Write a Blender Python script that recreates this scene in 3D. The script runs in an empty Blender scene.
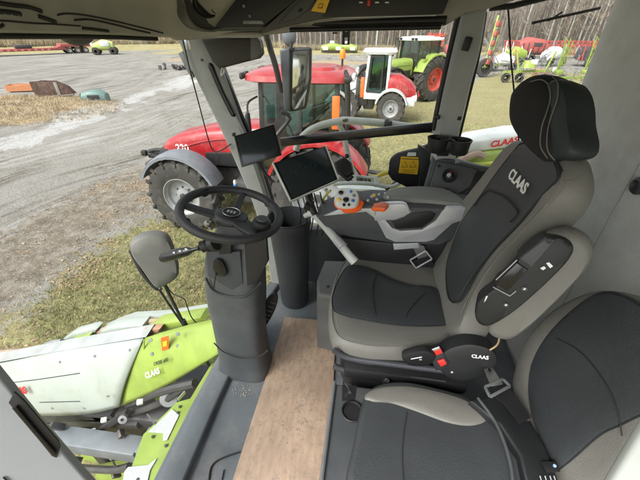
import bpy, bmesh, math, random
import numpy as np
from mathutils import Vector, Matrix, Euler, noise
V = Vector
random.seed(7)
rng = np.random.default_rng(7)
scene = bpy.context.scene
col = scene.collection
PI = math.pi

# ------------------------------------------------------------------ camera numbers (metres)
FOC, PITCH, YAW, CH = 320.0, math.radians(33.5), math.radians(9.0), 3.7
cp, sp, cy, sy = math.cos(PITCH), math.sin(PITCH), math.cos(YAW), math.sin(YAW)
CAM = V((0, 0, CH))
def ray(x, y):
    u = (x-320)/FOC; v = (240-y)/FOC
    h = cp+v*sp
    return V((u*cy-h*sy, u*sy+h*cy, -sp+v*cp))
def at(x, y, X=None, Y=None, Z=None):
    d = ray(x, y)
    t = X/d.x if X is not None else (Y/d.y if Y is not None else (Z-CH)/d.z)
    return CAM+d*t
def on(x, y, p0, n):
    d = ray(x, y); p0 = V(p0); n = V(n)
    return CAM+d*((p0-CAM).dot(n)/d.dot(n))

# ------------------------------------------------------------------ materials
MATS = {}
def srgb(c):
    return tuple(((x/255)/12.92 if x/255 <= .04045 else ((x/255+.055)/1.055)**2.4) for x in c)
def mat(name, c, rough=.6, metal=0., var=.15, vscale=8., bump=0., bscale=200., spec=.5, dirt=None, dscale=3., damt=.5, coat=0., crease=0.):
    if name in MATS: return MATS[name]
    m = bpy.data.materials.new(name); m.use_nodes = True
    nt = m.node_tree; N = nt.nodes; L = nt.links
    b = N['Principled BSDF']
    b.inputs['Roughness'].default_value = rough
    b.inputs['Metallic'].default_value = metal
    b.inputs['Specular IOR Level'].default_value = spec
    if coat: b.inputs['Coat Weight'].default_value = coat
    tc = N.new('ShaderNodeTexCoord')
    n1 = N.new('ShaderNodeTexNoise'); n1.inputs['Scale'].default_value = vscale; n1.inputs['Detail'].default_value = 5
    L.new(tc.outputs['Object'], n1.inputs['Vector'])
    r = N.new('ShaderNodeValToRGB')
    r.color_ramp.elements[0].position = .3; r.color_ramp.elements[1].position = .7
    r.color_ramp.elements[0].color = tuple(x*(1-var) for x in c)+(1,)
    r.color_ramp.elements[1].color = tuple(min(1, x*(1+var)) for x in c)+(1,)
    L.new(n1.outputs['Fac'], r.inputs['Fac'])
    out = r.outputs['Color']
    if dirt:
        n2 = N.new('ShaderNodeTexNoise'); n2.inputs['Scale'].default_value = dscale; n2.inputs['Detail'].default_value = 8; n2.inputs['Roughness'].default_value = .7
        L.new(tc.outputs['Object'], n2.inputs['Vector'])
        r2 = N.new('ShaderNodeValToRGB'); r2.color_ramp.elements[0].position = .5; r2.color_ramp.elements[1].position = .72
        r2.color_ramp.elements[1].color = (damt,)*3+(1,)
        L.new(n2.outputs['Fac'], r2.inputs['Fac'])
        mx = N.new('ShaderNodeMixRGB'); mx.inputs['Color2'].default_value = tuple(dirt)+(1,)
        L.new(r2.outputs['Color'], mx.inputs['Fac']); L.new(out, mx.inputs['Color1']); out = mx.outputs['Color']
    L.new(out, b.inputs['Base Color'])
    # roughness variation
    mr = N.new('ShaderNodeMapRange'); mr.inputs['To Min'].default_value = max(.05, rough-.08); mr.inputs['To Max'].default_value = min(1, rough+.1)
    L.new(n1.outputs['Fac'], mr.inputs['Value']); L.new(mr.outputs['Result'], b.inputs['Roughness'])
    if bump:
        n3 = N.new('ShaderNodeTexNoise'); n3.inputs['Scale'].default_value = bscale; n3.inputs['Detail'].default_value = 3
        L.new(tc.outputs['Object'], n3.inputs['Vector'])
        bp = N.new('ShaderNodeBump'); bp.inputs['Strength'].default_value = bump; bp.inputs['Distance'].default_value = .002
        L.new(n3.outputs['Fac'], bp.inputs['Height']); L.new(bp.outputs['Normal'], b.inputs['Normal'])
        if crease:
            n5 = N.new('ShaderNodeTexNoise'); n5.inputs['Scale'].default_value = 14; n5.inputs['Detail'].default_value = 4; n5.inputs['Distortion'].default_value = 1.2
            L.new(tc.outputs['Object'], n5.inputs['Vector'])
            b5 = N.new('ShaderNodeBump'); b5.inputs['Strength'].default_value = crease; b5.inputs['Distance'].default_value = .012
            L.new(n5.outputs['Fac'], b5.inputs['Height']); L.new(b5.outputs['Normal'], bp.inputs['Normal'])
    MATS[name] = m; return m
def glass(name, tint=(.9, .95, .93), refl=.10):
    if name in MATS: return MATS[name]
    m = bpy.data.materials.new(name); m.use_nodes = True
    nt = m.node_tree; N = nt.nodes; L = nt.links; N.clear()
    o = N.new('ShaderNodeOutputMaterial'); t = N.new('ShaderNodeBsdfTransparent'); g = N.new('ShaderNodeBsdfGlossy')
    t.inputs['Color'].default_value = tint+(1,); g.inputs['Roughness'].default_value = .02
    lw = N.new('ShaderNodeLayerWeight'); lw.inputs['Blend'].default_value = .5
    f = N.new('ShaderNodeMath'); f.operation = 'POWER'; f.inputs[1].default_value = 5; L.new(lw.outputs['Facing'], f.inputs[0])
    ma = N.new('ShaderNodeMath'); ma.operation = 'MULTIPLY_ADD'; ma.inputs[1].default_value = refl*3; ma.inputs[2].default_value = refl*.35
    mx = N.new('ShaderNodeMixShader')
    L.new(f.outputs[0], ma.inputs[0]); L.new(ma.outputs[0], mx.inputs[0]); L.new(t.outputs[0], mx.inputs[1]); L.new(g.outputs[0], mx.inputs[2]); L.new(mx.outputs[0], o.inputs[0])
    MATS[name] = m; return m

M_plast = mat('dark_plastic', (.058,.064,.069), .5, bump=.5, bscale=420, var=.15, dirt=(.13,.12,.105), dscale=7, damt=.4)
M_black = mat('black_plastic', (.012,.012,.013), .5, bump=.2, bscale=500)
M_gloss = mat('gloss_black', (.01,.01,.011), .2)
M_rub = mat('rubber_floor', (.092,.104,.114), .6, bump=.4, bscale=300, dirt=(.22,.2,.18), dscale=5, damt=.5)
M_grey = mat('pillar_grey', (.25,.26,.25), .55, bump=.4, bscale=380, var=.08, dirt=(.17,.16,.14), dscale=9, damt=.35)
M_liner = mat('headliner_fabric', (.33,.315,.285), .85, bump=.4, bscale=400, var=.08)
M_wall = mat('wall_fabric', (.66,.68,.64), .9, bump=1.0, bscale=150, var=.10, vscale=5, dirt=(.36,.36,.33), dscale=4, damt=.4)
M_leath = mat('grey_leather', (.16,.158,.14), .48, crease=.10, bump=.45, bscale=260, var=.06, vscale=5)
M_dleath = mat('charcoal_leather', (.038,.042,.045), .45, crease=.10, bump=.5, bscale=300, var=.12, vscale=5)
M_blkfab = mat('black_fabric', (.011,.011,.012), .85, bump=.5, bscale=500)
M_tealfab = mat('teal_black_leather', (.018,.026,.028), .55, bump=.4, bscale=300)
M_stitch = mat('stitch_thread', (.16,.16,.145), .8)
M_seam = mat('dark_seam', (.016,.018,.02), .8)
M_silver = mat('silver_trim', (.5,.52,.54), .35, .3)
M_steel = mat('steel', (.5,.5,.5), .35, .9)
M_white = mat('white_paint', (.6,.62,.6), .4, dirt=(.35,.33,.28), dscale=4, damt=.3)
M_wtube = mat('pale_tube', (.5,.53,.5), .4, dirt=(.3,.28,.24), damt=.3)
M_lime = mat('lime_paint', (.22,.30,.055), .4, dirt=(.2,.22,.08), dscale=6, damt=.4)
M_lime2 = mat('lime_gloss', (.25,.335,.06), .35, coat=.2, dirt=(.22,.2,.1), damt=.3)
M_red = mat('red_paint', (.31,.013,.018), .35, coat=.35, dirt=(.30,.13,.10), dscale=4, damt=.55)
M_redm = mat('worn_red', (.33,.075,.065), .6, dirt=(.2,.12,.09), dscale=2, damt=.6)
M_orange = mat('orange_paint', (.8,.13,.02), .4)
M_ply = None
M_tyre = mat('tyre_rubber', (.038,.036,.034), .85, bump=.5, bscale=60, dirt=(.17,.15,.12), dscale=5, damt=.6)
M_rim = mat('rim_grey', (.27,.28,.29), .45, .2, dirt=(.25,.22,.18), damt=.5)
M_rimred = mat('rim_red', (.45,.05,.03), .5, dirt=(.3,.15,.1))
M_metal = mat('dark_metal', (.07,.07,.072), .5, .5, dirt=(.16,.13,.1), damt=.5)
M_gmetal = mat('grey_metal', (.24,.25,.26), .55, .4, dirt=(.15,.13,.1), damt=.4)
M_rust = mat('rust', (.12,.075,.06), .85, var=.4, vscale=4)
M_yel = mat('sticker_yellow', (.8,.47,.02), .4)
M_yel2 = mat('sticker_black', (.01,.01,.01), .5)
M_wlet = mat('white_letter', (.75,.76,.75), .5)
M_rlet = mat('red_letter', (.6,.02,.02), .5)
M_redplast = mat('red_plastic', (.6,.02,.015), .35)
M_amber = mat('amber', (.9,.2,.01), .3)
M_blue = mat('blue_plastic', (.03,.14,.4), .4)
M_glass = glass('cab_glass', (.93,.96,.94), .09)
M_vglass = glass('vehicle_glass', (.28,.43,.41), .35)
M_mirror = mat('mirror_glass', (.8,.8,.8), .03, 1., var=.01)
M_fendg = mat('fender_grey', (.15,.165,.185), .5, dirt=(.2,.18,.15), damt=.4)
M_lamp = mat('lamp_lens', (.7,.72,.74), .1, .3)

def screen_mat():
    m = mat('screen', (.012,.02,.024), .12, spec=.7, var=.1); return m
M_screen = screen_mat()

def ply_mat():
    m = bpy.data.materials.new('plywood'); m.use_nodes = True
    nt = m.node_tree; N = nt.nodes; L = nt.links; b = N['Principled BSDF']; b.inputs['Roughness'].default_value = .8
    tc = N.new('ShaderNodeTexCoord'); mp = N.new('ShaderNodeMapping'); mp.inputs['Scale'].default_value = (26, 7, 6)
    n1 = N.new('ShaderNodeTexNoise'); n1.inputs['Scale'].default_value = 2; n1.inputs['Detail'].default_value = 6
    L.new(tc.outputs['Object'], mp.inputs['Vector']); L.new(mp.outputs[0], n1.inputs['Vector'])
    r = N.new('ShaderNodeValToRGB'); r.color_ramp.elements[0].position = .3; r.color_ramp.elements[1].position = .75
    r.color_ramp.elements[0].color = (.30,.215,.15,1); r.color_ramp.elements[1].color = (.40,.295,.21,1)
    L.new(n1.outputs['Fac'], r.inputs['Fac'])
    n2 = N.new('ShaderNodeTexNoise'); n2.inputs['Scale'].default_value = 38; n2.inputs['Detail'].default_value = 9; n2.inputs['Roughness'].default_value = .72
    L.new(tc.outputs['Object'], n2.inputs['Vector'])
    n4 = N.new('ShaderNodeTexNoise'); n4.inputs['Scale'].default_value = 4.5; n4.inputs['Detail'].default_value = 2
    L.new(tc.outputs['Object'], n4.inputs['Vector'])
    r2 = N.new('ShaderNodeValToRGB'); r2.color_ramp.elements[0].position = .50; r2.color_ramp.elements[1].position = .64
    L.new(n2.outputs['Fac'], r2.inputs['Fac'])
    mu = N.new('ShaderNodeMath'); mu.operation = 'MULTIPLY'; L.new(r2.outputs['Color'], mu.inputs[0]); L.new(n4.outputs['Fac'], mu.inputs[1])
    mx = N.new('ShaderNodeMixRGB'); mx.inputs['Color2'].default_value = (.14,.12,.1,1)
    L.new(mu.outputs[0], mx.inputs['Fac']); L.new(r.outputs['Color'], mx.inputs['Color1'])
    r3 = N.new('ShaderNodeValToRGB'); r3.color_ramp.elements[0].position = .35; r3.color_ramp.elements[1].position = .65
    r3.color_ramp.elements[0].color = (.78,.78,.8,1); L.new(n4.outputs['Fac'], r3.inputs['Fac'])
    m2 = N.new('ShaderNodeMixRGB'); m2.blend_type = 'MULTIPLY'; m2.inputs['Fac'].default_value = 1
    L.new(mx.outputs[0], m2.inputs['Color1']); L.new(r3.outputs['Color'], m2.inputs['Color2'])
    L.new(m2.outputs[0], b.inputs['Base Color'])
    bp = N.new('ShaderNodeBump'); bp.inputs['Strength'].default_value = .3; bp.inputs['Distance'].default_value = .002
    L.new(n2.outputs['Fac'], bp.inputs['Height']); L.new(bp.outputs[0], b.inputs['Normal'])
    return m
M_ply = ply_mat()

# ------------------------------------------------------------------ mesh builder
def smooth_closed(pts, n=96):
    k = len(pts); out = []
    per = max(2, n//k)
    for i in range(k):
        p0, p1, p2, p3 = pts[(i-1) % k], pts[i], pts[(i+1) % k], pts[(i+2) % k]
        for j in range(per):
            t = j/per; t2 = t*t; t3 = t2*t
            out.append(.5*((2*p1)+(p2-p0)*t+(2*p0-5*p1+4*p2-p3)*t2+(3*p1-p0-3*p2+p3)*t3))
    return out
def smooth_open(pts, per=6):
    k = len(pts); out = []
    for i in range(k-1):
        p0 = pts[max(0, i-1)]; p1 = pts[i]; p2 = pts[i+1]; p3 = pts[min(k-1, i+2)]
        for j in range(per):
            t = j/per; t2 = t*t; t3 = t2*t
            out.append(.5*((2*p1)+(p2-p0)*t+(2*p0-5*p1+4*p2-p3)*t2+(3*p1-p0-3*p2+p3)*t3))
    out.append(pts[-1]); return out

class MB:
    def __init__(s): s.bm = bmesh.new()
    def face(s, pts):
        vs = [s.bm.verts.new(p) for p in pts]
        return s.bm.faces.new(vs)
    def box(s, c, size, rot=None, bev=0., seg=2):
        r = bmesh.ops.create_cube(s.bm, size=1.0)
        vs = r['verts']
        M = Matrix.Translation(V(c))
        if rot is not None:
            M = M @ (rot.to_4x4() if isinstance(rot, Matrix) else Euler(rot).to_matrix().to_4x4())
        M = M @ Matrix.Diagonal((size[0], size[1], size[2], 1))
        bmesh.ops.transform(s.bm, matrix=M, verts=vs)
        if bev:
            es = list({e for v in vs for e in v.link_edges})
            bmesh.ops.bevel(s.bm, geom=es, offset=bev, segments=seg, affect='EDGES', profile=.5)
        return s
    def beam(s, p0, p1, w, h, up=(0, 0, 1), bev=0.):
        p0 = V(p0); p1 = V(p1); d = p1-p0; L = d.length; d.normalize()
        y = V(up).cross(d)
        if y.length < 1e-4: y = V((0, 1, 0)).cross(d)
        y.normalize(); z = d.cross(y)
        R = Matrix((d, y, z)).transposed()
        return s.box((p0+p1)/2, (L, w, h), R, bev)
    def tube(s, pts, r, n=10, smooth=0, closed=False, cap=True):
        pts = [V(p) for p in pts]
        if smooth: pts = smooth_closed(pts, smooth*len(pts)) if closed else smooth_open(pts, smooth)
        k = len(pts)
        rs = r if isinstance(r, (list, tuple)) else [r]*k
        if len(rs) != k: rs = [rs[0]+(rs[-1]-rs[0])*i/(k-1) for i in range(k)]
        rings = []; nrm = None
        for i, p in enumerate(pts):
            if closed: d = pts[(i+1) % k]-pts[i-1]
            else: d = pts[min(k-1, i+1)]-pts[max(0, i-1)]
            if d.length < 1e-9: d = V((0, 0, 1))
            d.normalize()
            if nrm is None:
                nrm = d.orthogonal().normalized()
            else:
                nrm = nrm-d*nrm.dot(d)
                if nrm.length < 1e-6: nrm = d.orthogonal()
                nrm.normalize()
            b = d.cross(nrm)
            rings.append([s.bm.verts.new(p+(nrm*math.cos(2*PI*j/n)+b*math.sin(2*PI*j/n))*rs[i]) for j in range(n)])
        m = k if closed else k-1
        for i in range(m):
            A, B = rings[i], rings[(i+1) % k]
            off = 0
            if closed and i == k-1:
                off = min(range(n), key=lambda o: (A[0].co-B[o].co).length)
            for j in range(n):
                s.bm.faces.new((A[j], A[(j+1) % n], B[(j+1+off) % n], B[(j+off) % n]))
        if cap and not closed:
            s.bm.faces.new(rings[0][::-1]); s.bm.faces.new(rings[-1])
        return s
    def prism(s, pts, vec, bev=0., seg=2):
        pts = [V(p) for p in pts]; vec = V(vec)
        a = [s.bm.verts.new(p) for p in pts]; b = [s.bm.verts.new(p+vec) for p in pts]
        k = len(pts)
        fs = [s.bm.faces.new(a), s.bm.faces.new(b[::-1])]
        for i in range(k):
            fs.append(s.bm.faces.new((a[i], b[i], b[(i+1) % k], a[(i+1) % k])))
        bmesh.ops.recalc_face_normals(s.bm, faces=fs)
        if bev:
            es = list(set(fs[0].edges) | set(fs[1].edges))
            bmesh.ops.bevel(s.bm, geom=es, offset=bev, segments=seg, affect='EDGES', profile=.5)
        return s
    def rings(s, rows, closed=True, cap0=True, cap1=True):
        rr = [[s.bm.verts.new(p) for p in row] for row in rows]
        n = len(rr[0])
        for A, B in zip(rr[:-1], rr[1:]):
            for j in range(n if closed else n-1):
                s.bm.faces.new((A[j], A[(j+1) % n], B[(j+1) % n], B[j]))
        if closed and cap0: s.bm.faces.new(rr[0][::-1])
        if closed and cap1: s.bm.faces.new(rr[-1])
        return s
    def loft(s, secs, n=8, ex=4.0, cap=True):
        # secs: (center, half a vec, half b vec) superellipse sections
        rows = []
        m = n*4
        for c, a, b in secs:
            c = V(c); a = V(a); b = V(b); row = []
            for j in range(m):
                t = 2*PI*j/m; ct, st = math.cos(t), math.sin(t)
                row.append(c+a*math.copysign(abs(ct)**(2/ex), ct)+b*math.copysign(abs(st)**(2/ex), st))
            rows.append(row)
        return s.rings(rows, True, cap, cap)
    def pad(s, outline, nrm, prof, n=96, sharp=False):
        # outline: 3D points on a plane; prof: list of (scale, height) from bottom edge to centre
        pts = [V(p) for p in outline]
        if not sharp: pts = smooth_closed(pts, n)
        c = sum(pts, V((0, 0, 0)))/len(pts); nrm = V(nrm).normalized()
        rows = [[c+(p-c)*sc+nrm*h for p in pts] for sc, h in prof]
        s.rings(rows, True, True, False)
        top = s.bm.verts.new(c+nrm*(prof[-1][1]+.0005))
        s.bm.verts.ensure_lookup_table()
        last = s.bm.verts[-1-len(pts):-1]
        k = len(pts)
        for j in range(k):
            s.bm.faces.new((last[j], last[(j+1) % k], top))
        return s
    def lathe(s, prof, c=(0, 0, 0), axis=(0, 0, 1), n=32, arc=None):
        c = V(c); ax = V(axis).normalized(); u = ax.orthogonal().normalized(); w = ax.cross(u)
        if abs(ax.z) < .1: u = V((0, 0, 1)); w = ax.cross(u)
        rows = [[c+ax*z+(u*math.cos(2*PI*j/n)+w*math.sin(2*PI*j/n))*max(r, 1e-4) for j in range(n)] for r, z in prof]
        return s.rings(rows, True, prof[0][0] < 1e-3, prof[-1][0] < 1e-3)
    def sheet(s, rows, thick=0, nrm=(0, 0, 1)):
        s.rings(rows, closed=False)
        return s
    def ball(s, c, r, sub=2, sc=(1, 1, 1)):
        M = Matrix.Translation(V(c)) @ Matrix.Diagonal((r*sc[0], r*sc[1], r*sc[2], 1))
        bmesh.ops.create_icosphere(s.bm, subdivisions=sub, radius=1, matrix=M)
        return s

def link(name, me, m, parent=None, angle=40):
    o = bpy.data.objects.new(name, me); col.objects.link(o)
    if m is not None: me.materials.append(m)
    me.shade_smooth()
    try: me.set_sharp_from_angle(angle=math.radians(angle))
    except Exception: pass
    if parent is not None: o.parent = parent
    return o
SPLIT = {'screw_cap','box_seam','pod_mark','coat_hook','clip','radio_knob','module_clamp','bracket','hinge','anchor_bolt','pivot_disc','rail_clamp','rivet','bolt','white_coupling','lime_bracket','support_leg','console_mark','vent_fin','vent_slot','control_button','menu_mark','grip_seam','rib','wheel_bolt','step','louvre','blind_roller','seam_line','armrest_seam','cable'}
def islands(bm):
    bm.verts.ensure_lookup_table(); seen = set(); out = []
    for v in bm.verts:
        if v.index in seen: continue
        st = [v]; isl = []; seen.add(v.index)
        while st:
            a = st.pop(); isl.append(a)
            for e in a.link_edges:
                o = e.other_vert(a)
                if o.index not in seen: seen.add(o.index); st.append(o)
        out.append(isl)
    return out
def build(name, mb, m, parent=None, world=True, angle=40, label=None):
    if name in SPLIT and parent is not None:
        mb.bm.verts.index_update(); isl = islands(mb.bm)
        if len(isl) > 1:
            for q in isl:
                n = MB(); mp = {v: n.bm.verts.new(v.co) for v in q}
                for f in {f for v in q for f in v.link_faces}: n.bm.faces.new([mp[v] for v in f.verts])
                last = build1(name, n, m, parent, world, angle, label)
            mb.bm.free(); return last
    return build1(name, mb, m, parent, world, angle, label)
def part_group(name, loc, parent):
    o = bpy.data.objects.new(name, None); col.objects.link(o); o.parent = parent; o.location = V(loc)-parent.location; o.empty_display_size = .05
    return o
from mathutils.bvhtree import BVHTree
def hitter(o):
    L = V((0,0,0)); p = o
    while p is not None: L += p.location; p = p.parent
    t = BVHTree.FromPolygons([v.co+L for v in o.data.vertices], [tuple(f.vertices) for f in o.data.polygons])
    def hit(x, y, off=0.):
        d = ray(x, y).normalized(); l, n, i, dist = t.ray_cast(CAM, d)
        if l is None: return None
        if n.dot(d) > 0: n = -n
        return l+n*off
    return hit
def build1(name, mb, m, parent=None, world=True, angle=40, label=None):
    bmesh.ops.recalc_face_normals(mb.bm, faces=mb.bm.faces)
    me = bpy.data.meshes.new(name); mb.bm.to_mesh(me); mb.bm.free()
    if world:
        L = V((0, 0, 0)); p = parent
        while p is not None: L += p.location; p = p.parent
        if parent is None:
            co = [v.co for v in me.vertices]
            L = V(((min(c.x for c in co)+max(c.x for c in co))/2, (min(c.y for c in co)+max(c.y for c in co))/2, min(c.z for c in co)))
        me.transform(Matrix.Translation(-L))
    o = link(name, me, m, parent, angle)
    if world and parent is None: o.location = L
    if label: o['label'] = label
    return o
def tag(o, label, cat, group=None, kind=None):
    if label: o['label'] = label
    if cat: o['category'] = cat
    if group: o['group'] = group
    if kind: o['kind'] = kind
    return o
def thing(name, loc, label, cat, rz=0, group=None):
    o = bpy.data.objects.new(name, None); col.objects.link(o); o.location = loc; o.rotation_euler = (0, 0, rz)
    o.empty_display_size = .05
    return tag(o, label, cat, group)
def struct(name, mb, m):
    o = build(name, mb, m); o['kind'] = 'structure'; return o
def copy_tree(o, parent=None):
    c = o.copy(); col.objects.link(c)
    if parent is not None: c.parent = parent
    for ch in list(o.children): copy_tree(ch, c)
    return c
def text(name, body, size, origin, right, up, m, parent, depth=.001, shear=0., world=True, bold=0.):
    cu = bpy.data.curves.new(name, 'FONT'); cu.body = body; cu.size = size; cu.extrude = depth; cu.shear = shear; cu.offset = bold
    cu.align_x = 'CENTER'; cu.align_y = 'CENTER'; cu.resolution_u = 3
    to = bpy.data.objects.new(name, cu); col.objects.link(to)
    dg = bpy.context.evaluated_depsgraph_get(); dg.update()
    me = bpy.data.meshes.new_from_object(to.evaluated_get(dg))
    bpy.data.objects.remove(to); bpy.data.curves.remove(cu)
    r = V(right).normalized(); u = V(up); u = (u-r*u.dot(r)).normalized(); w = r.cross(u)
    R = Matrix((r, u, w)).transposed().to_4x4()
    L = V(origin)
    if world and parent is not None:
        p = parent
        while p is not None: L = L-p.location; p = p.parent
    me.transform(Matrix.Translation(L) @ R)
    o = bpy.data.objects.new(name, me); col.objects.link(o); me.materials.clear(); me.materials.append(m)
    if parent is not None: o.parent = parent
    return o
EXPO = 1.38
# ================================================================== THE CAB SHELL
cab = thing('harvester', (0, 1, 2.2), 'harvester whose grey lined cab we look into, with pillars, glass and headliner', 'harvester')
FZ = 2.2
def quadpts(l): return [V(p) for p in l]
# floor
m = MB(); m.prism([(-.66,.1,FZ),(-.66,.6,FZ),(-.63,1.4,FZ),(-.55,1.72,FZ),(.9,1.72,FZ),(.9,.1,FZ)], (0,0,-.06), .004); build('floor', m, M_rub, cab)
# raised sill ledge along the windscreen
m = MB(); m.prism([(-.725,.05,FZ-.05),(-.725,.7,FZ-.05),(-.70,1.3,FZ-.05),(-.6,1.66,FZ-.05),(-.53,1.66,FZ-.05),(-.60,1.3,FZ-.05),(-.61,.7,FZ-.05),(-.60,.05,FZ-.05)], (0,0,.085), .012, 3); build('sill', m, M_rub, cab)
# rubber groove on the floor
m = MB(); m.tube([at(x,y,Z=FZ+.004) for x,y in ((209,480),(211,468),(217,461),(228,456),(240,452))], .0035, 6, 4); m.tube([at(x,y,Z=FZ+.004) for x,y in ((222,480),(224,470))], .0025, 6); build('floor_groove', m, M_black, cab)
# crumbs of earth at the column foot
m = MB()
for i in range(55):
    x = 240+random.gauss(0, 5)+random.random()*8; y = 386+random.gauss(0, 2)+random.random()*9
    p = at(x, y, Z=FZ+.003); q = random.uniform(.001, .0032)
    m.ball(p, q, 1, (1, random.uniform(.6, 1.6), .5))
for i in range(40):
    p = at(random.uniform(322,342), random.uniform(420,480), Z=FZ+.003); m.ball(p, random.uniform(.001,.003), 1, (1,1.3,.5))
o = build('dirt_crumbs', m, mat('crumbs', (.3,.27,.22), .9, var=.5), cab); o['kind'] = 'stuff'

# ---- right A pillar (leans outwards at the top)
def strip(pts, widths, vecw, th):
    rows = []
    for p, w in zip(pts, widths):
        p = V(p); a = V(vecw)*w/2; b = V(th)
        rows.append([p-a, p-a*.9-b, p+a*.9-b, p+a])
    return rows
def pillar(name, left, right, m, thick, mb=None, Y=None):
    mb = mb or MB()
    rows = []
    for (a, b) in zip(left, right):
        a = V(a); b = V(b); t = V(thick); d = (b-a)
        rows.append([a, a+d*.12-t*.22, a+d*.88-t*.22, b, b+t, a+t])
    mb.rings(rows); return build(name, mb, m, cab)
YA = 1.62
pl = smooth_open([at(x,y,Y=YA) for x,y in ((176,34),(190,66),(214,115),(236,163),(256,212),(268,262),(274,300))], 5)
pr = smooth_open([at(x,y,Y=YA) for x,y in ((208,34),(222,72),(240,120),(257,166),(272,214),(282,262),(288,300))], 5)
fp = pillar('pillar', pl, pr, M_grey, (.0,.06,0))
# dark seal strip running beside it and the black grab handle
m = MB(); m.tube([at(x,y,Y=YA-.012) for x,y in ((211,66),(222,92),(233,114))], .014, 10, 5); m.ball(at(211,66,Y=YA-.012), .014, 2); m.ball(at(233,114,Y=YA-.012), .014, 2); build('grab_handle', m, M_gloss, cab)
m = MB(); m.tube([at(x,y,Y=YA+.03) for x,y in ((224,74),(243,118),(261,163),(277,214))], .009, 8, 5); build('door_seal', m, M_black, cab)
m = MB(); m.tube([at(x,y,Y=YA-.01) for x,y in ((236,116),(248,140),(258,160))], .0125, 10, 4); build('trim_tube', m, M_gmetal, cab)
m = MB(); m.tube([at(x,y,Y=YA-.03) for x,y in ((182,36),(190,70),(200,108),(208,138),(213,150),(220,151),(231,144))], .0032, 6, 6); build('aerial_cable', m, M_black, cab)
m = MB(); m.tube([at(x,y,Y=YA-.02) for x,y in ((222,68),(224,72),(221,76))], .003, 6, 4, closed=True); m.box(at(188,44,Y=YA-.01), (.03,.01,.05), bev=.003); build('clip', m, M_steel, cab)
m = MB(); m.box(at(187,62,Y=YA+.02), (.03,.03,.09), (0,-.35,0), bev=.004); m.box(at(191,72,Y=YA+.02), (.018,.025,.05), (0,-.35,0), bev=.004); build('hinge', m, M_gmetal, cab)
# ---- rear right pillar
pl = smooth_open([at(x,y,Y=1.66) for x,y in ((462,8),(454,50),(444,95),(436,135),(432,165))], 4)
pr = smooth_open([at(x,y,Y=1.66) for x,y in ((487,8),(480,50),(468,95),(459,135),(455,165))], 4)
pillar('pillar', pl, pr, mat('pillar_darker', (.33,.345,.33), .6, bump=.25, bscale=500, var=.05), (0,.08,0))
m = MB(); m.box(at(467,44,Y=1.625), (.03,.016,.05), (0,.15,0), bev=.005); m.box(at(459,118,Y=1.65), (.02,.02,.02), bev=.005); build('coat_hook', m, M_black, cab)
m = MB(); m.tube([at(x,y,Y=1.64) for x,y in ((459,12),(450,50),(440,95),(433,130))], .011, 8, 4); m.box(at(437,117,Y=1.63), (.03,.02,.02), bev=.006); build('door_seal', m, M_black, cab)

# ---- header fascia running round the top of the glass
fp = [V((-.955,-.1,0)),V((-.96,.4,0)),V((-.96,.9,0)),V((-.955,1.2,0)),V((-.90,1.4,0)),V((-.76,1.53,0)),V((-.5,1.58,0)),V((0,1.6,0)),V((.5,1.6,0)),V((.9,1.58,0))]
pth = smooth_open(fp, 8)
rows = []; low = []
for i, p in enumerate(pth):
    d = (pth[min(len(pth)-1, i+1)]-pth[max(0, i-1)]).normalized(); inn = V((d.y, -d.x, 0))   # towards the inside of the cab
    if p.x < -.85: zb = float(np.interp(p.y, [-.1,.83,1.09,1.28,1.45,1.53], [3.694,3.690,3.684,3.678,3.668,3.658]))
    else: zb = float(np.interp(p.x, [-.85,-.75,-.51,-.34,-.1,.25,.30,.40,.48,.9], [3.656,3.663,3.673,3.688,3.694,3.704,3.742,3.760,3.785,3.9]))
    row = [(-.05, .25), (-.05, .03), (-.03, .004), (-.012, 0), (.003, .006), (.008, .02), (.014, .05), (.022, .085), (.05, .13), (.12, .16), (.3, .17), (.3, .25)]
    rows.append([p+inn*a+V((0,0,min(zb+h, 3.925))) for a, h in row]); low.append(p-inn*.02+V((0,0,zb-.006)))
m = MB(); m.rings(rows); liner = build('headliner', m, M_liner, cab); hl = hitter(liner)
m = MB(); m.tube(low[:34], .008, 8); build('glass_edge_strip', m, M_black, cab)
def traced(name, pts, plane, vec, mt, bev=.0, par=None, sm=0, **kw):
    q = [on(x, y, *plane) if len(plane) == 2 else at(x, y, **plane) for x, y in pts]
    if sm: q = smooth_closed(q, sm*len(q))
    m = MB(); m.prism(q, vec, bev); return build(name, m, mt, par if par is not None else cab)
PF = ((-.944,0,0), (1,0,0))            # just inside of the front fascia
def slot(pts, r, mt=M_black, pl=PF, nm='vent_slot'):
    m = MB(); m.tube([q for q in (hl(x,y,.001) for x,y in [(w.x,w.y) for w in smooth_open([V((a,b,0)) for a,b in pts], 5)]) if q is not None], r, 8); return build(nm, m, mt, cab)
slot(((-14,1),(12,5),(28,7),(41,11)), .0055)
slot(((-6,11),(8,12),(20,14)), .006)
slot(((38,16),(47,19),(55,22)), .0058)
slot(((-12,20),(8,21),(30,23),(52,24),(80,26)), .0022)
slot(((-8,26),(0,26.5),(3,24)), .004)
slot(((57,15),(66,13.5),(84,15),(110,20),(135,26),(163,33)), .0026)
slot(((74,20),(90,19.5),(112,24),(132,29),(150,33)), .0030)
slot(((82,28),(92,29),(108,31)), .0050)
m = MB(); 
for x in (2, 9, 16): m.box(hl(max(0,x),12+x*.1), (.01,.004,.014), (.5,0,0), bev=.001)
build('vent_fin', m, M_grey, cab)
0 and traced('fascia_panel', ((60,16),(75,15),(105,20),(140,29),(152,34),(120,33.2),(60,32.4),(20,31.6),(40,25)), PF, (-.02,0,0), mat('fascia_grey', (.17,.172,.15), .5), 0, sm=4)
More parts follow.
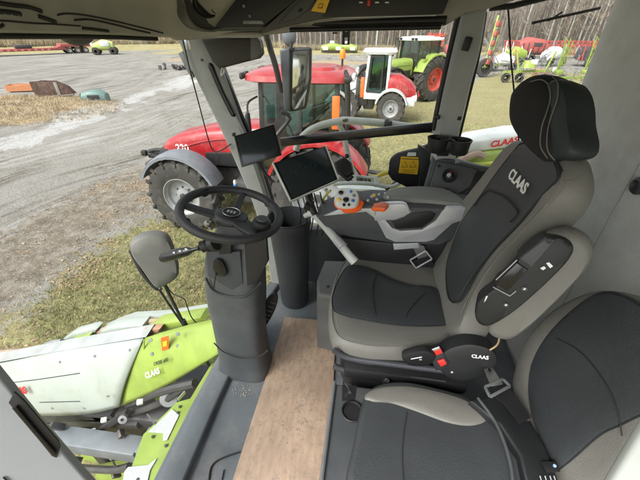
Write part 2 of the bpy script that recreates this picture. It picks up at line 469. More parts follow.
# corner vent pod
PC = ((-.79,1.40,0), (.8,-.6,0))
nC = V((.8,-.6,0))
m = MB()
q = [on(x,y,*PC) for x,y in ((184,-12),(182,6),(187,20),(197,29),(214,32),(224,26),(234,12),(240,-12))]
m.pad(q, nC, [(1.0,-.06),(1.0,0),(.96,.008),(.90,.010),(.84,.004),(.80,-.008),(.5,-.02)]); build('air_vent_bezel', m, mat('vent_grey', (.085,.085,.082), .45), cab)
m = MB(); q = [on(x,y,*PC) for x,y in ((197,-12),(195,5),(202,15),(212,18),(222,10),(228,-12))]
m.pad(q, nC, [(1.0,-.02),(1.0,.0),(.92,.006),(.8,.003),(.7,-.006),(.2,-.01)]); build('air_vent', m, M_black, cab)
m = MB(); m.tube([on(x,y,*PC)+nC*.006 for x,y in ((216,14),(211,9),(214,-8))], .003, 6, 4); build('vent_fin', m, M_plast, cab)
# black panel painted in for the radio recess shade, and dark console on the side header
PS = ((0,1.505,0), (0,1,0))
traced('recess_shade_panel', ((214,28),(240,-6),(303,-6),(262,27)), PS, (0,.05,0), M_black, .002)  # stands proud of the liner; black colour gives the recess its shade
traced('radio_bezel', ((243,24),(243,20.5),(262,20.5),(264,24)), ((0,1.50,0),(0,1,0)), (0,.01,0), M_gmetal, .001)
traced('radio_bezel', ((212,31),(216,28.5),(262,28),(259,31)), ((0,1.502,0),(0,1,0)), (0,.01,0), M_plast, .001)
m = MB(); m.ball(on(250,16,*PS), .006, 2); m.ball(on(244,6,*PS), .007, 2); build('radio_knob', m, M_gmetal, cab)
traced('side_console', ((258,34),(304,-8),(450,-8),(441,14),(340,17),(318,19),(290,25)), ((0,1.508,0),(0,1,0)), (0,.05,0), mat('console_brown', (.06,.058,.052), .5), .003)
traced('console_lid', ((278,24),(302,-2),(317,-4),(308,10),(294,20)), ((0,1.50,0),(0,1,0)), (0,.01,0), M_plast, .003)
traced('lid_latch', ((297,11),(300,7),(304,9),(300,13)), ((0,1.500,0),(0,1,0)), (0,.01,0), M_black, .001)
traced('side_console_front', ((322,17),(334,-8),(452,-8),(443,14),(380,15)), ((0,1.503,0),(0,1,0)), (0,.01,0), M_black, .002)
o = traced('warning_sticker', ((311,11),(318,-1),(330,-1),(325,13)), ((0,1.495,0),(0,1,0)), (0,.002,0), M_yel)
m = MB(); m.tube([at(x,y,Y=1.490) for x,y in ((319,4),(323,4),(322,8),(318,8))], .0012, 4, closed=True); build('sticker_symbol', m, M_yel2, cab)
m = MB()
for x in (361, 377, 387): m.box(at(x,2.5,Y=1.498), (.014,.004,.004))
build('console_mark', m, M_wlet, cab)
m = MB(); m.box(at(369,2.5,Y=1.498), (.012,.005,.022), bev=.002); build('red_switch', m, M_redplast, cab)
# sun blind roller and its rails above the side window
m = MB(); m.tube([at(300,24,Y=1.60), at(446,20,Y=1.60)], .017, 14); m.tube([at(262,33,Y=1.61), at(300,25,Y=1.61)], .012, 10); build('blind_roller', m, M_black, cab)
m = MB(); m.tube([at(290,30,Y=1.57), at(441,27,Y=1.57)], .0085, 10); m.box(at(335,33,Y=1.565), (.02,.012,.006)); build('blind_rail', m, M_black, cab)
m = MB(); m.tube([at(318,18,Y=1.56), at(436,15,Y=1.56)], .0035, 8); build('blind_strip', m, M_silver, cab)
p = at(346,38,Y=1.57); m = MB(); m.tube([p+V(a) for a in ((-.011,0,.03),(-.011,0,-.022),(.011,0,-.022),(.011,0,.03))], .0055, 6, closed=True); m.box(p+V((0,0,.012)), (.022,.006,.02)); build('blind_hook', m, M_black, cab)
# pale strip over the folded visor
m = MB(); m.tube([at(x,y,Y=1.56) for x,y in ((186,38),(210,36),(240,34.5),(262,34.5))], .0095, 8, 4); build('liner_edge', m, M_liner, cab)
# roof shell
m = MB(); m.prism([(-1.25,-.25,3.93),(-1.25,1.3,3.93),(-1.05,1.85,3.93),(1.0,1.9,3.93),(1.0,-.25,3.93)], (0,0,.12), .04, 3); build('roof', m, M_white, cab)
m = MB(); m.prism([(-.95,-.2,3.87),(-.95,1.5,3.87),(.95,1.55,3.87),(.95,-.2,3.87)], (0,0,.02)); build('ceiling_panel', m, M_liner, cab)

# ---- rear wall, padded
XW = .86
m = MB(); ny, nz = 30, 40; rows = []
for i in range(ny+1):
    y = 1.715-1.75*i/ny; row = []
    for j in range(nz+1):
        z = 2.2+1.72*j/nz
        b = 0
        if y > 1.60: b = ((y-1.60)/.115)**2*.05
        x = XW+b+.012*math.sin(z*3.1)+.01*math.sin(y*5+z*2)
        row.append(V((x, y, z)))
    rows.append(row)
m.rings(rows, closed=False)
o = build('rear_wall', m, M_wall, cab); 
sm_ = o.modifiers.new('solid', 'SOLIDIFY'); sm_.thickness = .03; sm_.offset = -1
m = MB(); p = at(627,182,X=.855); m.lathe([(.007,0),(.0075,.003),(.005,.004),(.004,-.002)], p, (-1,0,0), 16); build('wall_stud', m, M_black, cab)
m = MB(); p = at(640,186,X=.845); m.lathe([(.026,-.01),(.028,.008),(.024,.014),(.018,.016),(.016,.006),(.0,.004)], p, (-1,0,0), 24); build('wall_grommet', m, M_plast, cab)
# lower right wall under the side windows
m = MB(); m.prism([(-.55,1.70,2.2),(-.58,1.70,2.6),(.33,1.70,2.72),(.34,1.70,3.0),(.88,1.70,3.05),(.88,1.70,2.2)], (0,.05,0), .005); build('side_wall', m, M_plast, cab)

# ---- glass
def pane(pts, label):
    m = MB(); m.face([V(p) for p in pts]); o = build('window_pane', m, M_glass, cab)
    if label: o['label'] = label
    return o
m = MB(); rows = []
for j in range(13):
    f = j/12; xx = -.70-.30*f**1.3
    z = 2.25+1.41*f
    rows.append([V((xx+.04*max(0,(y-.9))**2, y, z)) for y in [.0+.166*k for k in range(10)]]+[V((xx+.12, 1.60, z))])
m.rings(rows, closed=False); o = build('window_pane', m, M_glass, cab, label='curved windscreen')
pane([(-.52,1.67,2.65),(-.86,1.67,3.70),(.33,1.70,3.70),(.33,1.70,2.72)], None)
pane([(.42,1.72,3.02),(.42,1.72,3.80),(.88,1.72,3.80),(.88,1.72,3.02)], None)
# black bar across the side window
m = MB(); a = at(281,142,Y=1.64); b = at(432,127,Y=1.64); m.beam(a, b, .02, .044, (0,0,1), .003); build('window_bar', m, M_gloss, cab)
# thin gas strut by the rear quarter glass and the wiper beyond it
m = MB(); m.tube([at(508,4,Y=1.69), at(511,60,Y=1.69), at(519,142,Y=1.69)], .0036, 8); build('window_strut', m, M_black, cab)
m = MB(); m.tube([at(490,8,Y=1.66), at(512,6,Y=1.66), at(560,-6,Y=1.66)], .011, 8); build('quarter_window_seal', m, M_black, cab)
m = MB(); m.tube([at(x,y,Y=1.69) for x,y in ((486,12),(478,60),(466,110),(456,160),(470,168),(530,175))], .006, 8, 4); build('quarter_window_seal', m, M_black, cab)
m = MB(); m.beam(at(532,23,Y=1.78), at(600,8,Y=1.78), .012, .010); m.beam(at(548,21,Y=1.79), at(562,12,Y=1.79), .008, .006); build('wiper', m, M_black, cab)

# ---- near pillar of the open door side with its recessed handle, and the pale edge at lower right
PN = ((-.60,.30,2.75), (.55,-.80,.25)); nN = V((.55,-.80,.25)).normalized()
m = MB(); q = [on(x,y,*PN) for x,y in ((-72,330),(-24,352),(-7,370),(39,426),(87,481),(128,525),(40,560),(-80,520))]
m.prism(q, -nN*.03, .006, 3); build('pillar', m, mat('door_grey', (.27,.285,.3), .5, bump=.2, bscale=500, var=.04), cab)
m = MB(); q = [on(x,y,*PN)+nN*.004 for x,y in ((9,402),(15,391),(25,400),(59,440),(61,446),(57,457),(52,455))]
m.prism(q, -nN*.006, .002); build('handle_recess', m, M_black, cab)
m = MB(); m.tube([on(x,y,*PN)+nN*.009 for x,y in ((16,404),(36,428),(56,451))], .0045, 8); build('pull_handle', m, M_gloss, cab)
m = MB(); m.tube([on(x,y,*PN)+nN*.003 for x,y in ((4,476),(8,480),(14,486))], .002, 6); build('trim_mark', m, M_black, cab)
PR = ((.30,.16,3.0), (-.3,-.9,.3))
m = MB(); q = [on(x,y,*PR) for x,y in ((664,395),(643,432),(612,483),(590,520),(700,540),(720,400))]
m.prism(q, V((.3,.9,-.3)).normalized()*.02, .006, 3); build('door_frame', m, mat('door_white', (.42,.45,.43), .5, var=.04), cab)

m = MB()
for x, y in ((205,60),(245,150),(262,200)): m.lathe([(.006,-.002),(.0065,.002),(.004,.003),(.002,.001)], at(x-3,y,Y=YA-.014), (0,-1,0), 12)
build('screw_cap', m, M_plast, cab)
m = MB(); m.tube([V((XW-.004+.012*math.sin((2.6+k*.06)*3.1)+.01*math.sin(1.12*5+(2.6+k*.06)*2), 1.12, 2.6+k*.06)) for k in range(20)], .0012, 6); build('wall_seam', m, M_grey, cab)
# ================================================================== LOOSE AND BOLTED THINGS IN THE CAB
# ---- board on the floor
m = MB(); m.prism([at(285,317,Z=FZ+.016), at(336,321,Z=FZ+.016), at(333,400,Z=FZ+.016), at(329,500,Z=FZ+.016), at(226,500,Z=FZ+.016)], (0,0,-.014), .002)
o = build('floor_board', m, M_ply); tag(o, 'worn tan wooden board lying on the cab floor beside the seats', 'board')
m = MB()
for a in ((290,361),(293,362),(286,358),(303,375),(283,425),(287,430),(300,432),(305,408),(296,400),(286,442),(310,395),(275,352),(318,350)):
    for k in range(2):
        p = at(a[0]+random.gauss(0,2), a[1]+random.gauss(0,2.5), Z=FZ+.0175); m.ball(p, random.uniform(.0009,.0024), 1, (1,1.6,.35))
c = build('mud_crumb', m, M_rust, o); c['kind'] = 'stuff'

# ---- steering column and wheel
CY = .98
t = thing('steering_column', (-.52, CY, FZ), 'dark grey steering column with four spoke wheel and stalk, rising from the cab floor', 'steering column')
def csec(x, y, wpx, dy, Yc=CY):
    c = at(x, y, Y=Yc); dep = (c-CAM).dot(V((-sy*cp, cy*cp, -sp)))
    return (c, V((wpx/2*dep/FOC, 0, 0)), V((0, dy, 0)))
m = MB(); m.loft([csec(246,366,50,.095),csec(245.5,359,49,.092),csec(244.5,352,46,.088),csec(241,330,47,.088),csec(238,304,51,.09),csec(238,300,48,.085)], 10); build('column_boot', m, M_plast, t)
m = MB(); m.loft([csec(238,303,53,.092),csec(237,290,55,.094),csec(236,270,56,.09),csec(237,252,57,.085),csec(238,242,56,.08),csec(237,232,44,.06),csec(234,222,24,.04)], 10); build('column_housing', m, M_plast, t)
m = MB(); m.tube([at(x,y,Y=.885) for x,y in ((206,278),(213,290),(228,296),(246,296),(262,282))], .004, 6, 5); build('column_seam', m, M_black, t)
m = MB(); m.tube([at(x,y,Y=.878) for x,y in ((214,343),(224,352),(240,358),(258,357),(268,350))], .003, 6, 5); build('column_seam', m, M_seam, t)
traced('side_cover', ((244,246),(266,238),(268,262),(256,284),(247,286)), ((0,.893,0),(0,1,.0)), (0,.02,0), M_black, .004, t)
traced('key_plate', ((206,252),(240,252),(243,284),(232,291),(207,276)), ((0,.888,0),(0,1,.0)), (0,.02,0), mat('dark_plastic_b', (.045,.05,.055), .5, bump=.3, bscale=500), .006, t)
# lever with bellows
m = MB(); q = [at(x,y,Y=.86) for x,y in ((213,244),(207,245.5),(201,247.5))]
m.tube([at(216,242,Y=.87), at(211.5,243.5,Y=.87), at(211,243.6,Y=.87), at(207,245,Y=.865), at(206.5,245.2,Y=.865), at(202,246.8,Y=.86), at(201.5,247,Y=.86), at(198,248.5,Y=.86)], [.030,.030,.022,.027,.019,.022,.014,.010], 16); build('bellows', m, M_black, t)
m = MB(); m.tube([at(x,y,Y=.845) for x,y in ((199,248.2),(192,250),(188,251),(176,254),(164,258),(162,258.6))], [.006,.008,.0165,.020,.019,.015], 14); o = build('stalk', m, M_gloss, t)
for x, y in ((186,250),(180,252),(174,253.6)): 
    mm = MB(); mm.box(at(x,y-1,Y=.828), (.008,.003,.005)); build('stalk_mark', mm, M_wlet, o)
m = MB(); m.lathe([(.010,0),(.011,.004),(.004,.005)], at(162,258.6,Y=.845), (-1,-.2,-.3), 16); build('stalk_button', m, M_plast, o)
traced('switch_block', ((217,245),(231,243),(231,254),(219,255)), ((0,.875,0),(0,1,0)), (0,.02,0), M_black, .004, t)
# ignition key
m = MB(); p = at(220,270,Y=.885); m.lathe([(.030,-.01),(.031,.003),(.025,.006),(.012,.004)], p, (-.2,-1,.1), 24); build('key_rose', m, M_black, t)
m = MB(); q = [at(x,y,Y=.87) for x,y in ((213,262),(219,260),(224,266),(226,274),(221,277),(215,274))]; m.prism(smooth_closed(q, 30), (0,.012,0), .003); m.tube([at(216,274,Y=.868), at(214.5,283,Y=.868), at(214,288,Y=.868)], .0028, 6); build('key_fob', m, M_gloss, t)
# the wheel
WC = V((-.497, 1.0, 3.122)); ang = math.radians(12)
wn = V((math.sin(ang), .02, math.cos(ang))).normalized()
wu = V((1, 0, 0)); wu = (wu-wn*wu.dot(wn)).normalized(); wv = wn.cross(wu)
RW = .180
def wp(a, r, h=0): return WC+(wu*math.cos(a)+wv*math.sin(a))*r+wn*h
m = MB(); m.tube([wp(2*PI*i/64, RW) for i in range(64)], .0165, 14, closed=True); rim = build('wheel_rim', m, mat('wheel_leather', (.022,.023,.025), .5, bump=.5, bscale=500), t)
m = MB()
for a in (0.95, 2.6, 5.65, 4.1):
    m.tube([wp(a, RW-.012+.0, 0), wp(a, RW-.014)], .018, 12)
build('grip_seam', m, M_black, rim)
m = MB()
for a, w in ((math.radians(95), .026), (math.radians(192), .040), (math.radians(322), .036), (math.radians(262), .0)):
    if w == 0: continue
    rows = []
    for r, h, ww in ((.03,-.022,w*1.3),(.07,-.022,w*1.05),(.12,-.014,w*.9),(.165,-.004,w*.8),(RW-.004,0,w*.8)):
        c = wp(a, r, h); tdir = wn.cross(wp(a,1)-WC).normalized()
        rows.append((c, tdir*ww/2*1.1, wn*.009))
    m.loft(rows, 5, 3)
build('spoke', m, mat('wheel_spoke', (.03,.032,.035), .45, bump=.3, bscale=400), t)
m = MB(); m.loft([(WC-wn*.055, wu*.05, wv*.05),(WC-wn*.03, wu*.066, wv*.054),(WC-wn*.012, wu*.06, wv*.046),(WC-wn*.006, wu*.048, wv*.036)], 10, 2.6); h = build('hub', m, mat('wheel_spoke', (0,0,0)), t)
m = MB(); m.lathe([(.034,-.004),(.035,.003),(.031,.005),(.0,.006)], WC-wn*.006, wn, 32); b = build('horn_button', m, M_black, h)
m = MB(); m.tube([WC+wn*.0005+(wu*math.cos(2*PI*i/32)+wv*math.sin(2*PI*i/32))*.032 for i in range(32)], .0012, 6, closed=True); build('chrome_ring', m, M_steel, h)
m = MB()
for dx in (-.012, 0, .012): m.box(WC+wu*dx+wn*.001, (.007,.016,.001), Matrix((wu,wv,wn)).transposed())
build('emblem', m, M_silver, h)
m = MB(); kc = wp(math.radians(338), .145, .02); m.lathe([(.018,-.03),(.03,-.016),(.034,.0),(.031,.014),(.02,.021),(.0,.023)], kc, wn, 28); k = build('spinner_knob', m, M_black, t)
m = MB(); m.lathe([(.022,0),(.021,.003),(0,.004)], kc+wn*.0205, wn, 24); build('knob_cap', m, M_plast, k)
m = MB(); m.tube([wp(math.radians(230), .09, -.03), wp(math.radians(225), .075, -.06)], .008, 8); m.ball(wp(math.radians(238), .1, -.02), .014, 2); build('tilt_lever', m, M_steel, t)

# ---- pedal
t = thing('foot_pedal', at(268,318,Z=FZ), 'black ribbed foot pedal standing right of the steering column', 'pedal')
m = MB(); q = [at(x,y,Y=1.12) for x,y in ((262,305),(272,294),(277,298),(275,310),(266,326),(258,332),(257,318))]; m.prism(smooth_closed(q, 42), (0,.02,0), .004); pd = build('pedal_plate', m, M_black, t)
m = MB()
for i in range(6): m.tube([at(262+i*1.6,322-i*4,Y=1.117), at(267+i*1.8,324-i*4,Y=1.117)], .0035, 6)
build('rib', m, M_metal, pd)
m = MB(); m.tube([at(262,328,Y=1.12), at(262,334,Y=1.2)], .012, 10); build('pedal_arm', m, M_black, t)

# ---- round bin
BC = at(292,316,Z=FZ); BC = V((-.405,1.50,FZ)); top = at(289,217,Y=1.50)
t = thing('waste_bin', BC, 'tall round charcoal bin standing between the steering column and seat box', 'bin')
H = top.z-FZ
m = MB()
rows = []
for z, r in ((0,.082),(.01,.088),(.3,.10),(H-.05,.116),(H-.04,.121),(H,.122),(H,.112),(H-.04,.108),(.05,.085)):
    c = BC+(V((top.x,1.50,top.z))-BC)*(z/H); rows.append([c+V((math.cos(2*PI*j/40)*r, math.sin(2*PI*j/40)*r, 0)) for j in range(40)])
m.rings(rows); b = build('bin_body', m, mat('bin_plastic', (.035,.038,.042), .6, bump=.5, bscale=300), t)
m = MB(); m.tube([V((top.x,1.50,top.z))+V((math.cos(2*PI*j/40)*.118, math.sin(2*PI*j/40)*.118, .0)) for j in range(40)], .006, 8, closed=True); build('bin_rim', m, M_black, t)

# ---- grey box ahead of the seat
t = thing('storage_box', at(330,320,Z=FZ), 'mid grey moulded box on the floor at the front of the driver seat', 'box')
m = MB(); q = [at(x,y,Z=2.6) for x,y in ((311,292),(316,262),(330,249),(362,251),(380,268),(372,300),(345,318))]
zt = 2.62
q = [V((-.195,1.14,zt)), V((-.215,1.25,zt)), V((-.20,1.42,zt)), V((.05,1.45,zt)), V((.05,1.12,zt))]
m.prism(q, (0,0,-(zt-FZ-.002)), .02, 4); build('box_body', m, mat('box_grey', (.09,.093,.09), .55, bump=.4, bscale=350), t)
m = MB(); m.tube([V((-.19,1.17,2.50)), V((-.205,1.26,2.50)), V((-.19,1.40,2.50))], .004, 6); m.lathe([(.008,0),(.008,.003),(.003,.004)], V((-.15,1.2,zt)), (0,0,1), 12); build('box_seam', m, M_black, t)

# ---- driver seat
t = thing('driver_seat', (.2,1.0,FZ), 'black and grey leather driver seat with headrest, white lettering on its backrest', 'seat')
# suspension base with bellows
m = MB()
rows = []
z0 = FZ+.03
prof = [(0,.0),(.0,.05),(-.02,.06),(-.035,.09),(-.02,.12),(-.02,.14),(-.04,.17),(-.02,.2),(-.015,.235),(.015,.25),(.015,.30),(0,.33)]
for dx, z in prof:
    rows.append((V((.20,1.02,z0+z)), V((.235+dx,0,0)), V((0,.235+dx,0))))
m.loft(rows, 8, 7); build('seat_base', m, M_black, t)
m = MB(); m.box((.20,1.0,2.585), (.46,.5,.06), bev=.015); build('seat_pan', m, M_black, t)
for pts in (((334,350),(350,358),(400,365),(440,370),(455,372)), ((334,366),(350,371),(400,376),(445,382))):
    mm = MB(); mm.tube([at(x,y,Y=.765) for x,y in pts], .012, 10, 5); build('bellows_fold', mm, mat('bellows_grey', (.045,.048,.055), .5), t)
m = MB(); q = [at(x,y,Y=.745) for x,y in ((386,377),(400,374),(404,380),(390,384))]; m.lathe([(.016,0),(.017,.012),(.012,.016),(0,.016)], at(387,380,Y=.75), (0,-1,0), 20); k = build('height_knob', m, M_black, t)
m = MB(); m.lathe([(.009,0),(.009,.003),(.005,.003),(.005,.0)], at(387,380,Y=.733), (0,-1,0), 16); build('knob_ring', m, M_steel, k)
m = MB(); q = [at(x,y,Y=.74) for x,y in ((402,358),(415,353),(428,352),(436,358),(428,366),(410,366))]; m.prism(smooth_closed(q, 36), (0,.03,0), .006); k = build('adjust_lever', m, M_black, t)
m = MB(); m.tube([at(411,359,Y=.737), at(422,357,Y=.737)], .002, 6); m.box(at(420.5,359.5,Y=.736), (.008,.003,.005)); build('lever_mark', m, M_silver, k)
# cushion
ZC = 2.70
out = [(352,254),(366,248),(385,246),(405,252),(425,264),(447,282),(462,302),(462,330),(448,344),(425,352),(400,355),(368,354),(340,347),(331,334),(329,315),(331,295),(338,273)]
o3 = [at(x,y,Z=ZC) for x,y in out]
m = MB(); m.pad(o3, (0,0,1), [(.90,-.085),(.97,-.075),(1.0,-.05),(1.01,-.02),(1.0,.005),(.975,.022),(.94,.032),(.90,.036),(.7,.03),(.3,.026)], 102); c = build('cushion', m, M_leath, t)
dk = [(345,270),(356,266),(372,270),(392,280),(412,286),(432,288),(447,300),(452,318),(446,325),(420,326),(390,324),(360,319),(340,314),(333,308),(334,292)]
ZD = ZC+.034
d3 = [at(x,y,Z=ZD) for x,y in dk]
m = MB(); m.pad(d3, (0,0,1), [(1.01,-.03),(1.005,-.002),(.985,.006),(.95,.008),(.6,.003),(.3,.0)], 90); d = build('centre_panel', m, M_dleath, c)
cen = sum(d3, V((0,0,0)))/len(d3)
m = MB(); sm3 = smooth_closed(d3, 90); m.tube([cen+(p-cen)*1.005+V((0,0,.003)) for p in sm3], .0026, 6, closed=True); build('piping', m, M_seam, c)
cen = sum(o3, V((0,0,0)))/len(o3)
m = MB(); sm3 = smooth_closed(o3, 102); m.tube([cen+(p-cen)*.955+V((0,0,.0315)) for p in sm3], .002, 6, closed=True); m.tube([cen+(p-cen)*.935+V((0,0,.0335)) for p in sm3], .0011, 5, closed=True); build('stitching', m, M_stitch, c)
m = MB(); m.tube([at(x,y,Z=ZD+.005) for x,y in ((378,272),(373,285),(373,300),(377,321))], .0024, 6, 5); m.tube([at(x,y,Z=ZD+.004) for x,y in ((430,289),(418,300),(408,312),(405,324))], .0018, 6, 5); build('cushion_seam', m, M_seam, c)
# backrest plane
DB = V((.17,0,.985)).normalized(); nB = V((-DB.z,0,DB.x)); PB = (V((.375,1.0,2.72)), nB)
out = [(512,147),(524,138),(550,142),(580,152),(588,168),(584,190),(570,210),(545,232),(515,260),(490,285),(470,312),(462,332),(452,338),(448,322),(447,306),(438,290),(428,268),(428,250),(440,232),(462,208),(488,178)]
out = [(510,148),(522,139),(545,142),(566,151),(574,166),(572,188),(560,209),(537,232),(509,260),(487,291),(474,318),(464,339),(452,338),(447,318),(444,300),(436,282),(428,262),(430,246),(442,230),(464,205),(488,176)]
o3 = [on(x,y,*PB) for x,y in out]
m = MB(); m.pad(o3, nB, [(.86,-.075),(.94,-.07),(.985,-.05),(1.0,-.025),(1.0,-.01),(.975,.015),(.93,.028),(.86,.03),(.6,.015),(.3,.005)], 105); c = build('backrest', m, M_leath, t)
dk = [(516,150),(524,144),(545,149),(556,162),(558,178),(541,198),(518,225),(492,252),(471,280),(458,301),(449,296),(447,270),(452,248),(463,222),(480,198),(497,174)]
PB2 = (PB[0]+nB*.026, nB)
d3 = [on(x,y,*PB2) for x,y in dk]
m = MB(); m.pad(d3, nB, [(1.01,-.04),(1.005,-.004),(.985,.004),(.95,.006),(.6,.0),(.3,-.004)], 96); d = build('centre_panel', m, M_dleath, c)
cen = sum(d3, V((0,0,0)))/len(d3); sm3 = smooth_closed(d3, 96)
m = MB(); m.tube([cen+(p-cen)*1.01+nB*.002 for p in sm3], .003, 6, closed=True); build('piping', m, M_seam, c)
PB3 = (PB[0]+nB*.034, nB)
m = MB(); m.tube([on(x,y,*PB3) for x,y in ((488,190),(504,197),(515,208),(517,214),(510,222))], .0028, 6, 6); m.tube([on(x,y,*PB3) for x,y in ((488,190),(480,197),(474,206))], .002, 6, 5); build('backrest_seam', m, M_seam, c)
m = MB()
for off in (0, 4):
    m.tube([on(x+off,y+off*.6,(PB[0]+nB*.033),nB) for x,y in ((563,172),(558,188),(538,210),(513,236),(490,263),(471,292),(461,314))], .0012, 5, 6)
m.tube([on(x,y,(PB[0]+nB*.030),nB) for x,y in ((563,180),(572,180),(582,178))], .0012, 5, 4)
build('stitching', m, M_stitch, c)
pa = on(509,172,*PB3); pb = on(525,189,*PB3); pu = on(523,174,*PB3)-on(512,188,*PB3)
r_ = (pb-pa); text('brand_letters', 'CLAAS', .045, on(517.5,181,(PB[0]+nB*.037),nB), r_, pu, M_wlet, c, bold=.001)
# headrest
PH = (V((.49,1.0,3.5)), V((-1,-.12,.1)).normalized()); nH = PH[1]
out = [(517,98),(524,86),(538,77),(556,73),(570,78),(582,88),(586,105),(587,125),(591,145),(589,158),(577,165),(562,163),(545,152),(528,138),(516,120)]
o3 = [on(521+(x-517)*.72,y+(0 if y>90 else 2),*PH) for x,y in out]
m = MB(); m.pad(o3, nH, [(.70,-.055),(.88,-.048),(.97,-.035),(1.0,-.015),(1.0,.01),(.97,.03),(.90,.042),(.7,.052),(.3,.056)], 90); hb = build('headrest', m, M_blkfab, t)
PH2 = (PH[0]+nH*.030, nH)
dk = [(560,83),(569,79),(577,88),(581,104),(582,124),(585,142),(583,154),(574,160),(562,158),(554,148),(555,130),(561,112),(565,97)]
o3 = [on(x-9,y,*PH2) for x,y in dk]
m = MB(); m.pad(o3, nH, [(.92,-.06),(.99,-.03),(1.0,-.008),(.97,.006),(.9,.012),(.5,.016)], 78); hs2 = build('headrest_side', m, M_tealfab, hb)
cen = sum(o3, V((0,0,0)))/len(o3); sm3 = smooth_closed(o3, 78)
h1 = hitter(hb); h2 = hitter(hs2)
def hugline(hs_, pts, r, n=6):
    w = smooth_open([V((a,b,0)) for a,b in pts], n); q = []
    for p in w:
        c = [k for k in (h(p.x,p.y,.0012) for h in hs_) if k is not None]
        if c: q.append(min(c, key=lambda k: (k-CAM).length))
    m = MB(); m.tube(q, r, 6); return m
m = hugline([h1,h2], ((548,158),(541,146),(542,128),(547,112),(551,97),(549,86),(541,80),(530,82)), .0016)
mm = hugline([h1,h2], ((556,161),(548,150),(548,130),(553,113),(558,98),(558,84),(552,77)), .0016)
build('stitching', mm, M_stitch, hb)
build('stitching', m, M_stitch, hb)
# armrest folded up against the backrest
AY = .70; nA = V((-.35,-.9,.25)).normalized(); PA = (V((.45,AY,3.0)), nA)
out = [(537,240),(554,231),(572,229),(586,236),(591,249),(584,266),(566,286),(545,307),(524,326),(508,335),(494,333),(488,324),(496,306),(515,285),(530,262)]
o3 = [on(x,y,*PA) for x,y in out]
m = MB(); m.pad(o3, nA, [(.8,-.055),(.94,-.05),(1.0,-.03),(1.02,0),(1.0,.02),(.95,.035),(.85,.042),(.4,.04)], 90); ar = build('armrest', m, M_leath, t)
PA2 = (PA[0]+nA*.040, nA)
o3 = [on(x,y,*PA2) for x,y in ((475,308),(479,298),(492,288),(497,281),(504,276),(517,262),(519,256),(534,243),(546,237),(560,236),(570,241),(573,249),(568,259),(554,274),(535,292),(515,309),(497,321),(485,325),(477,320))]
m = MB(); m.pad(o3, nA, [(1.0,-.06),(1.0,.004),(.97,.012),(.9,.016),(.5,.017)], 114); pod = build('control_pod', m, mat('pod_plastic', (.011,.012,.013), .5, bump=.2, bscale=500), ar)
PA3 = (PA[0]+nA*.055, nA)
def ap(l, h=.055): return [on(x,y,PA[0]+nA*h,nA) for x,y in l]
m = MB(); m.prism(ap(((495,284),(517,263),(528,270),(507,292)),.064), -nA*.02, .004); b = build('pod_lid', m, M_gloss, pod)
m = MB(); m.tube(ap(((493,287),(510,296),(516,291)),.062), .0016, 6); m.tube(ap(((496,280),(517,260)),.062), .0014, 6); build('pod_trim', m, M_silver, pod)
m = MB(); m.prism(ap(((519,259),(546,238),(556,240),(532,268)),.062), -nA*.02, .006); build('pod_grip', m, M_plast, pod)
m = MB(); m.lathe([(.006,0),(.006,.003),(0,.004)], ap(((549,241),),.064)[0], nA, 12); build('pod_button', m, M_black, pod)
for x, y, s in ((524.5,289,.007),(506,305,.0065)):
    m = MB(); m.lathe([(s,-.003),(s,.003),(s*.6,.004)], ap(((x,y),),.058)[0], nA, 16); b = build('pod_button', m, M_plast, pod)
    m = MB(); m.box(ap(((x,y),),.0635)[0], (.005,.002,.006)); build('button_mark', m, M_wlet, b)
m = MB(); m.prism(ap(((546,263),(549,262),(553,266),(550,268)),.059), nA*.002); m.prism(ap(((540,268),(544,266),(546,268),(543,270)),.059), nA*.002); m.prism(ap(((484,302),(486,300),(488,296),(486,296)),.058), nA*.002); build('pod_mark', m, M_wlet, pod)
# recliner cover at the hip and buckle
PQ = (V((.42,.735,2.68)), V((-.1,-.95,.25)).normalized()); nQ = PQ[1]
m = MB(); o3 = [on(x,y,*PQ) for x,y in ((438,356),(450,346),(470,342),(490,347),(497,356),(494,367),(478,377),(458,380),(442,372))]
m.pad(o3, nQ, [(1.0,-.05),(1.0,0),(.95,.01),(.8,.014),(.3,.015)], 72); rc = build('recliner_cover', m, mat('pod_plastic', (0,0,0)), t)
text('brand_letters', 'CLAAS', .0175, on(480,357,PQ[0]+nQ*.017,nQ), on(493,358,*PQ)-on(468,355,*PQ), V((0,.3,1)), M_wlet, rc, bold=.0006)
m = MB(); m.ball(on(452,372,PQ[0]+nQ*.012,nQ), .006, 2); build('bolt', m, M_steel, rc)
PK = (V((.33,.72,2.70)), V((-.1,-.9,.4)).normalized()); nK = PK[1]
m = MB(); m.prism([on(x,y,*PK) for x,y in ((427,351),(440,346),(449,363),(446,370),(436,371))], -nK*.025, .005); bk = build('buckle', m, M_black, t)
m = MB(); m.prism([on(x,y,PK[0]+nK*.003,nK) for x,y in ((429,351),(439.5,347),(443,353),(432,357.5))], -nK*.008, .002); build('buckle_button', m, M_redplast, bk)
m = MB(); m.prism([on(x,y,PK[0]+nK*.002,nK) for x,y in ((430,349.5),(439,346),(440,348.5),(431,352))], nK*.003, .001); build('buckle_slot', m, M_steel, bk)
m = MB(); m.prism([on(x,y,PK[0]+nK*.006,nK) for x,y in ((437,361),(444,359),(447,364),(441,367))], -nK*.008, .002); build('buckle_label', m, M_redplast, bk)
m = MB(); m.tube([on(x,y,PA[0]+nA*-.02,nA) for x,y in ((494,331),(499,338),(497,345),(490,350))], .003, 6, 4); build('armrest_pin', m, mat('brass', (.5,.38,.2), .4, .7), t)

# ---- instructor seat
t = thing('instructor_seat', (.3,.45,FZ), 'black and grey leather passenger seat nearest the camera, without headrest', 'seat')
ZC = 2.64
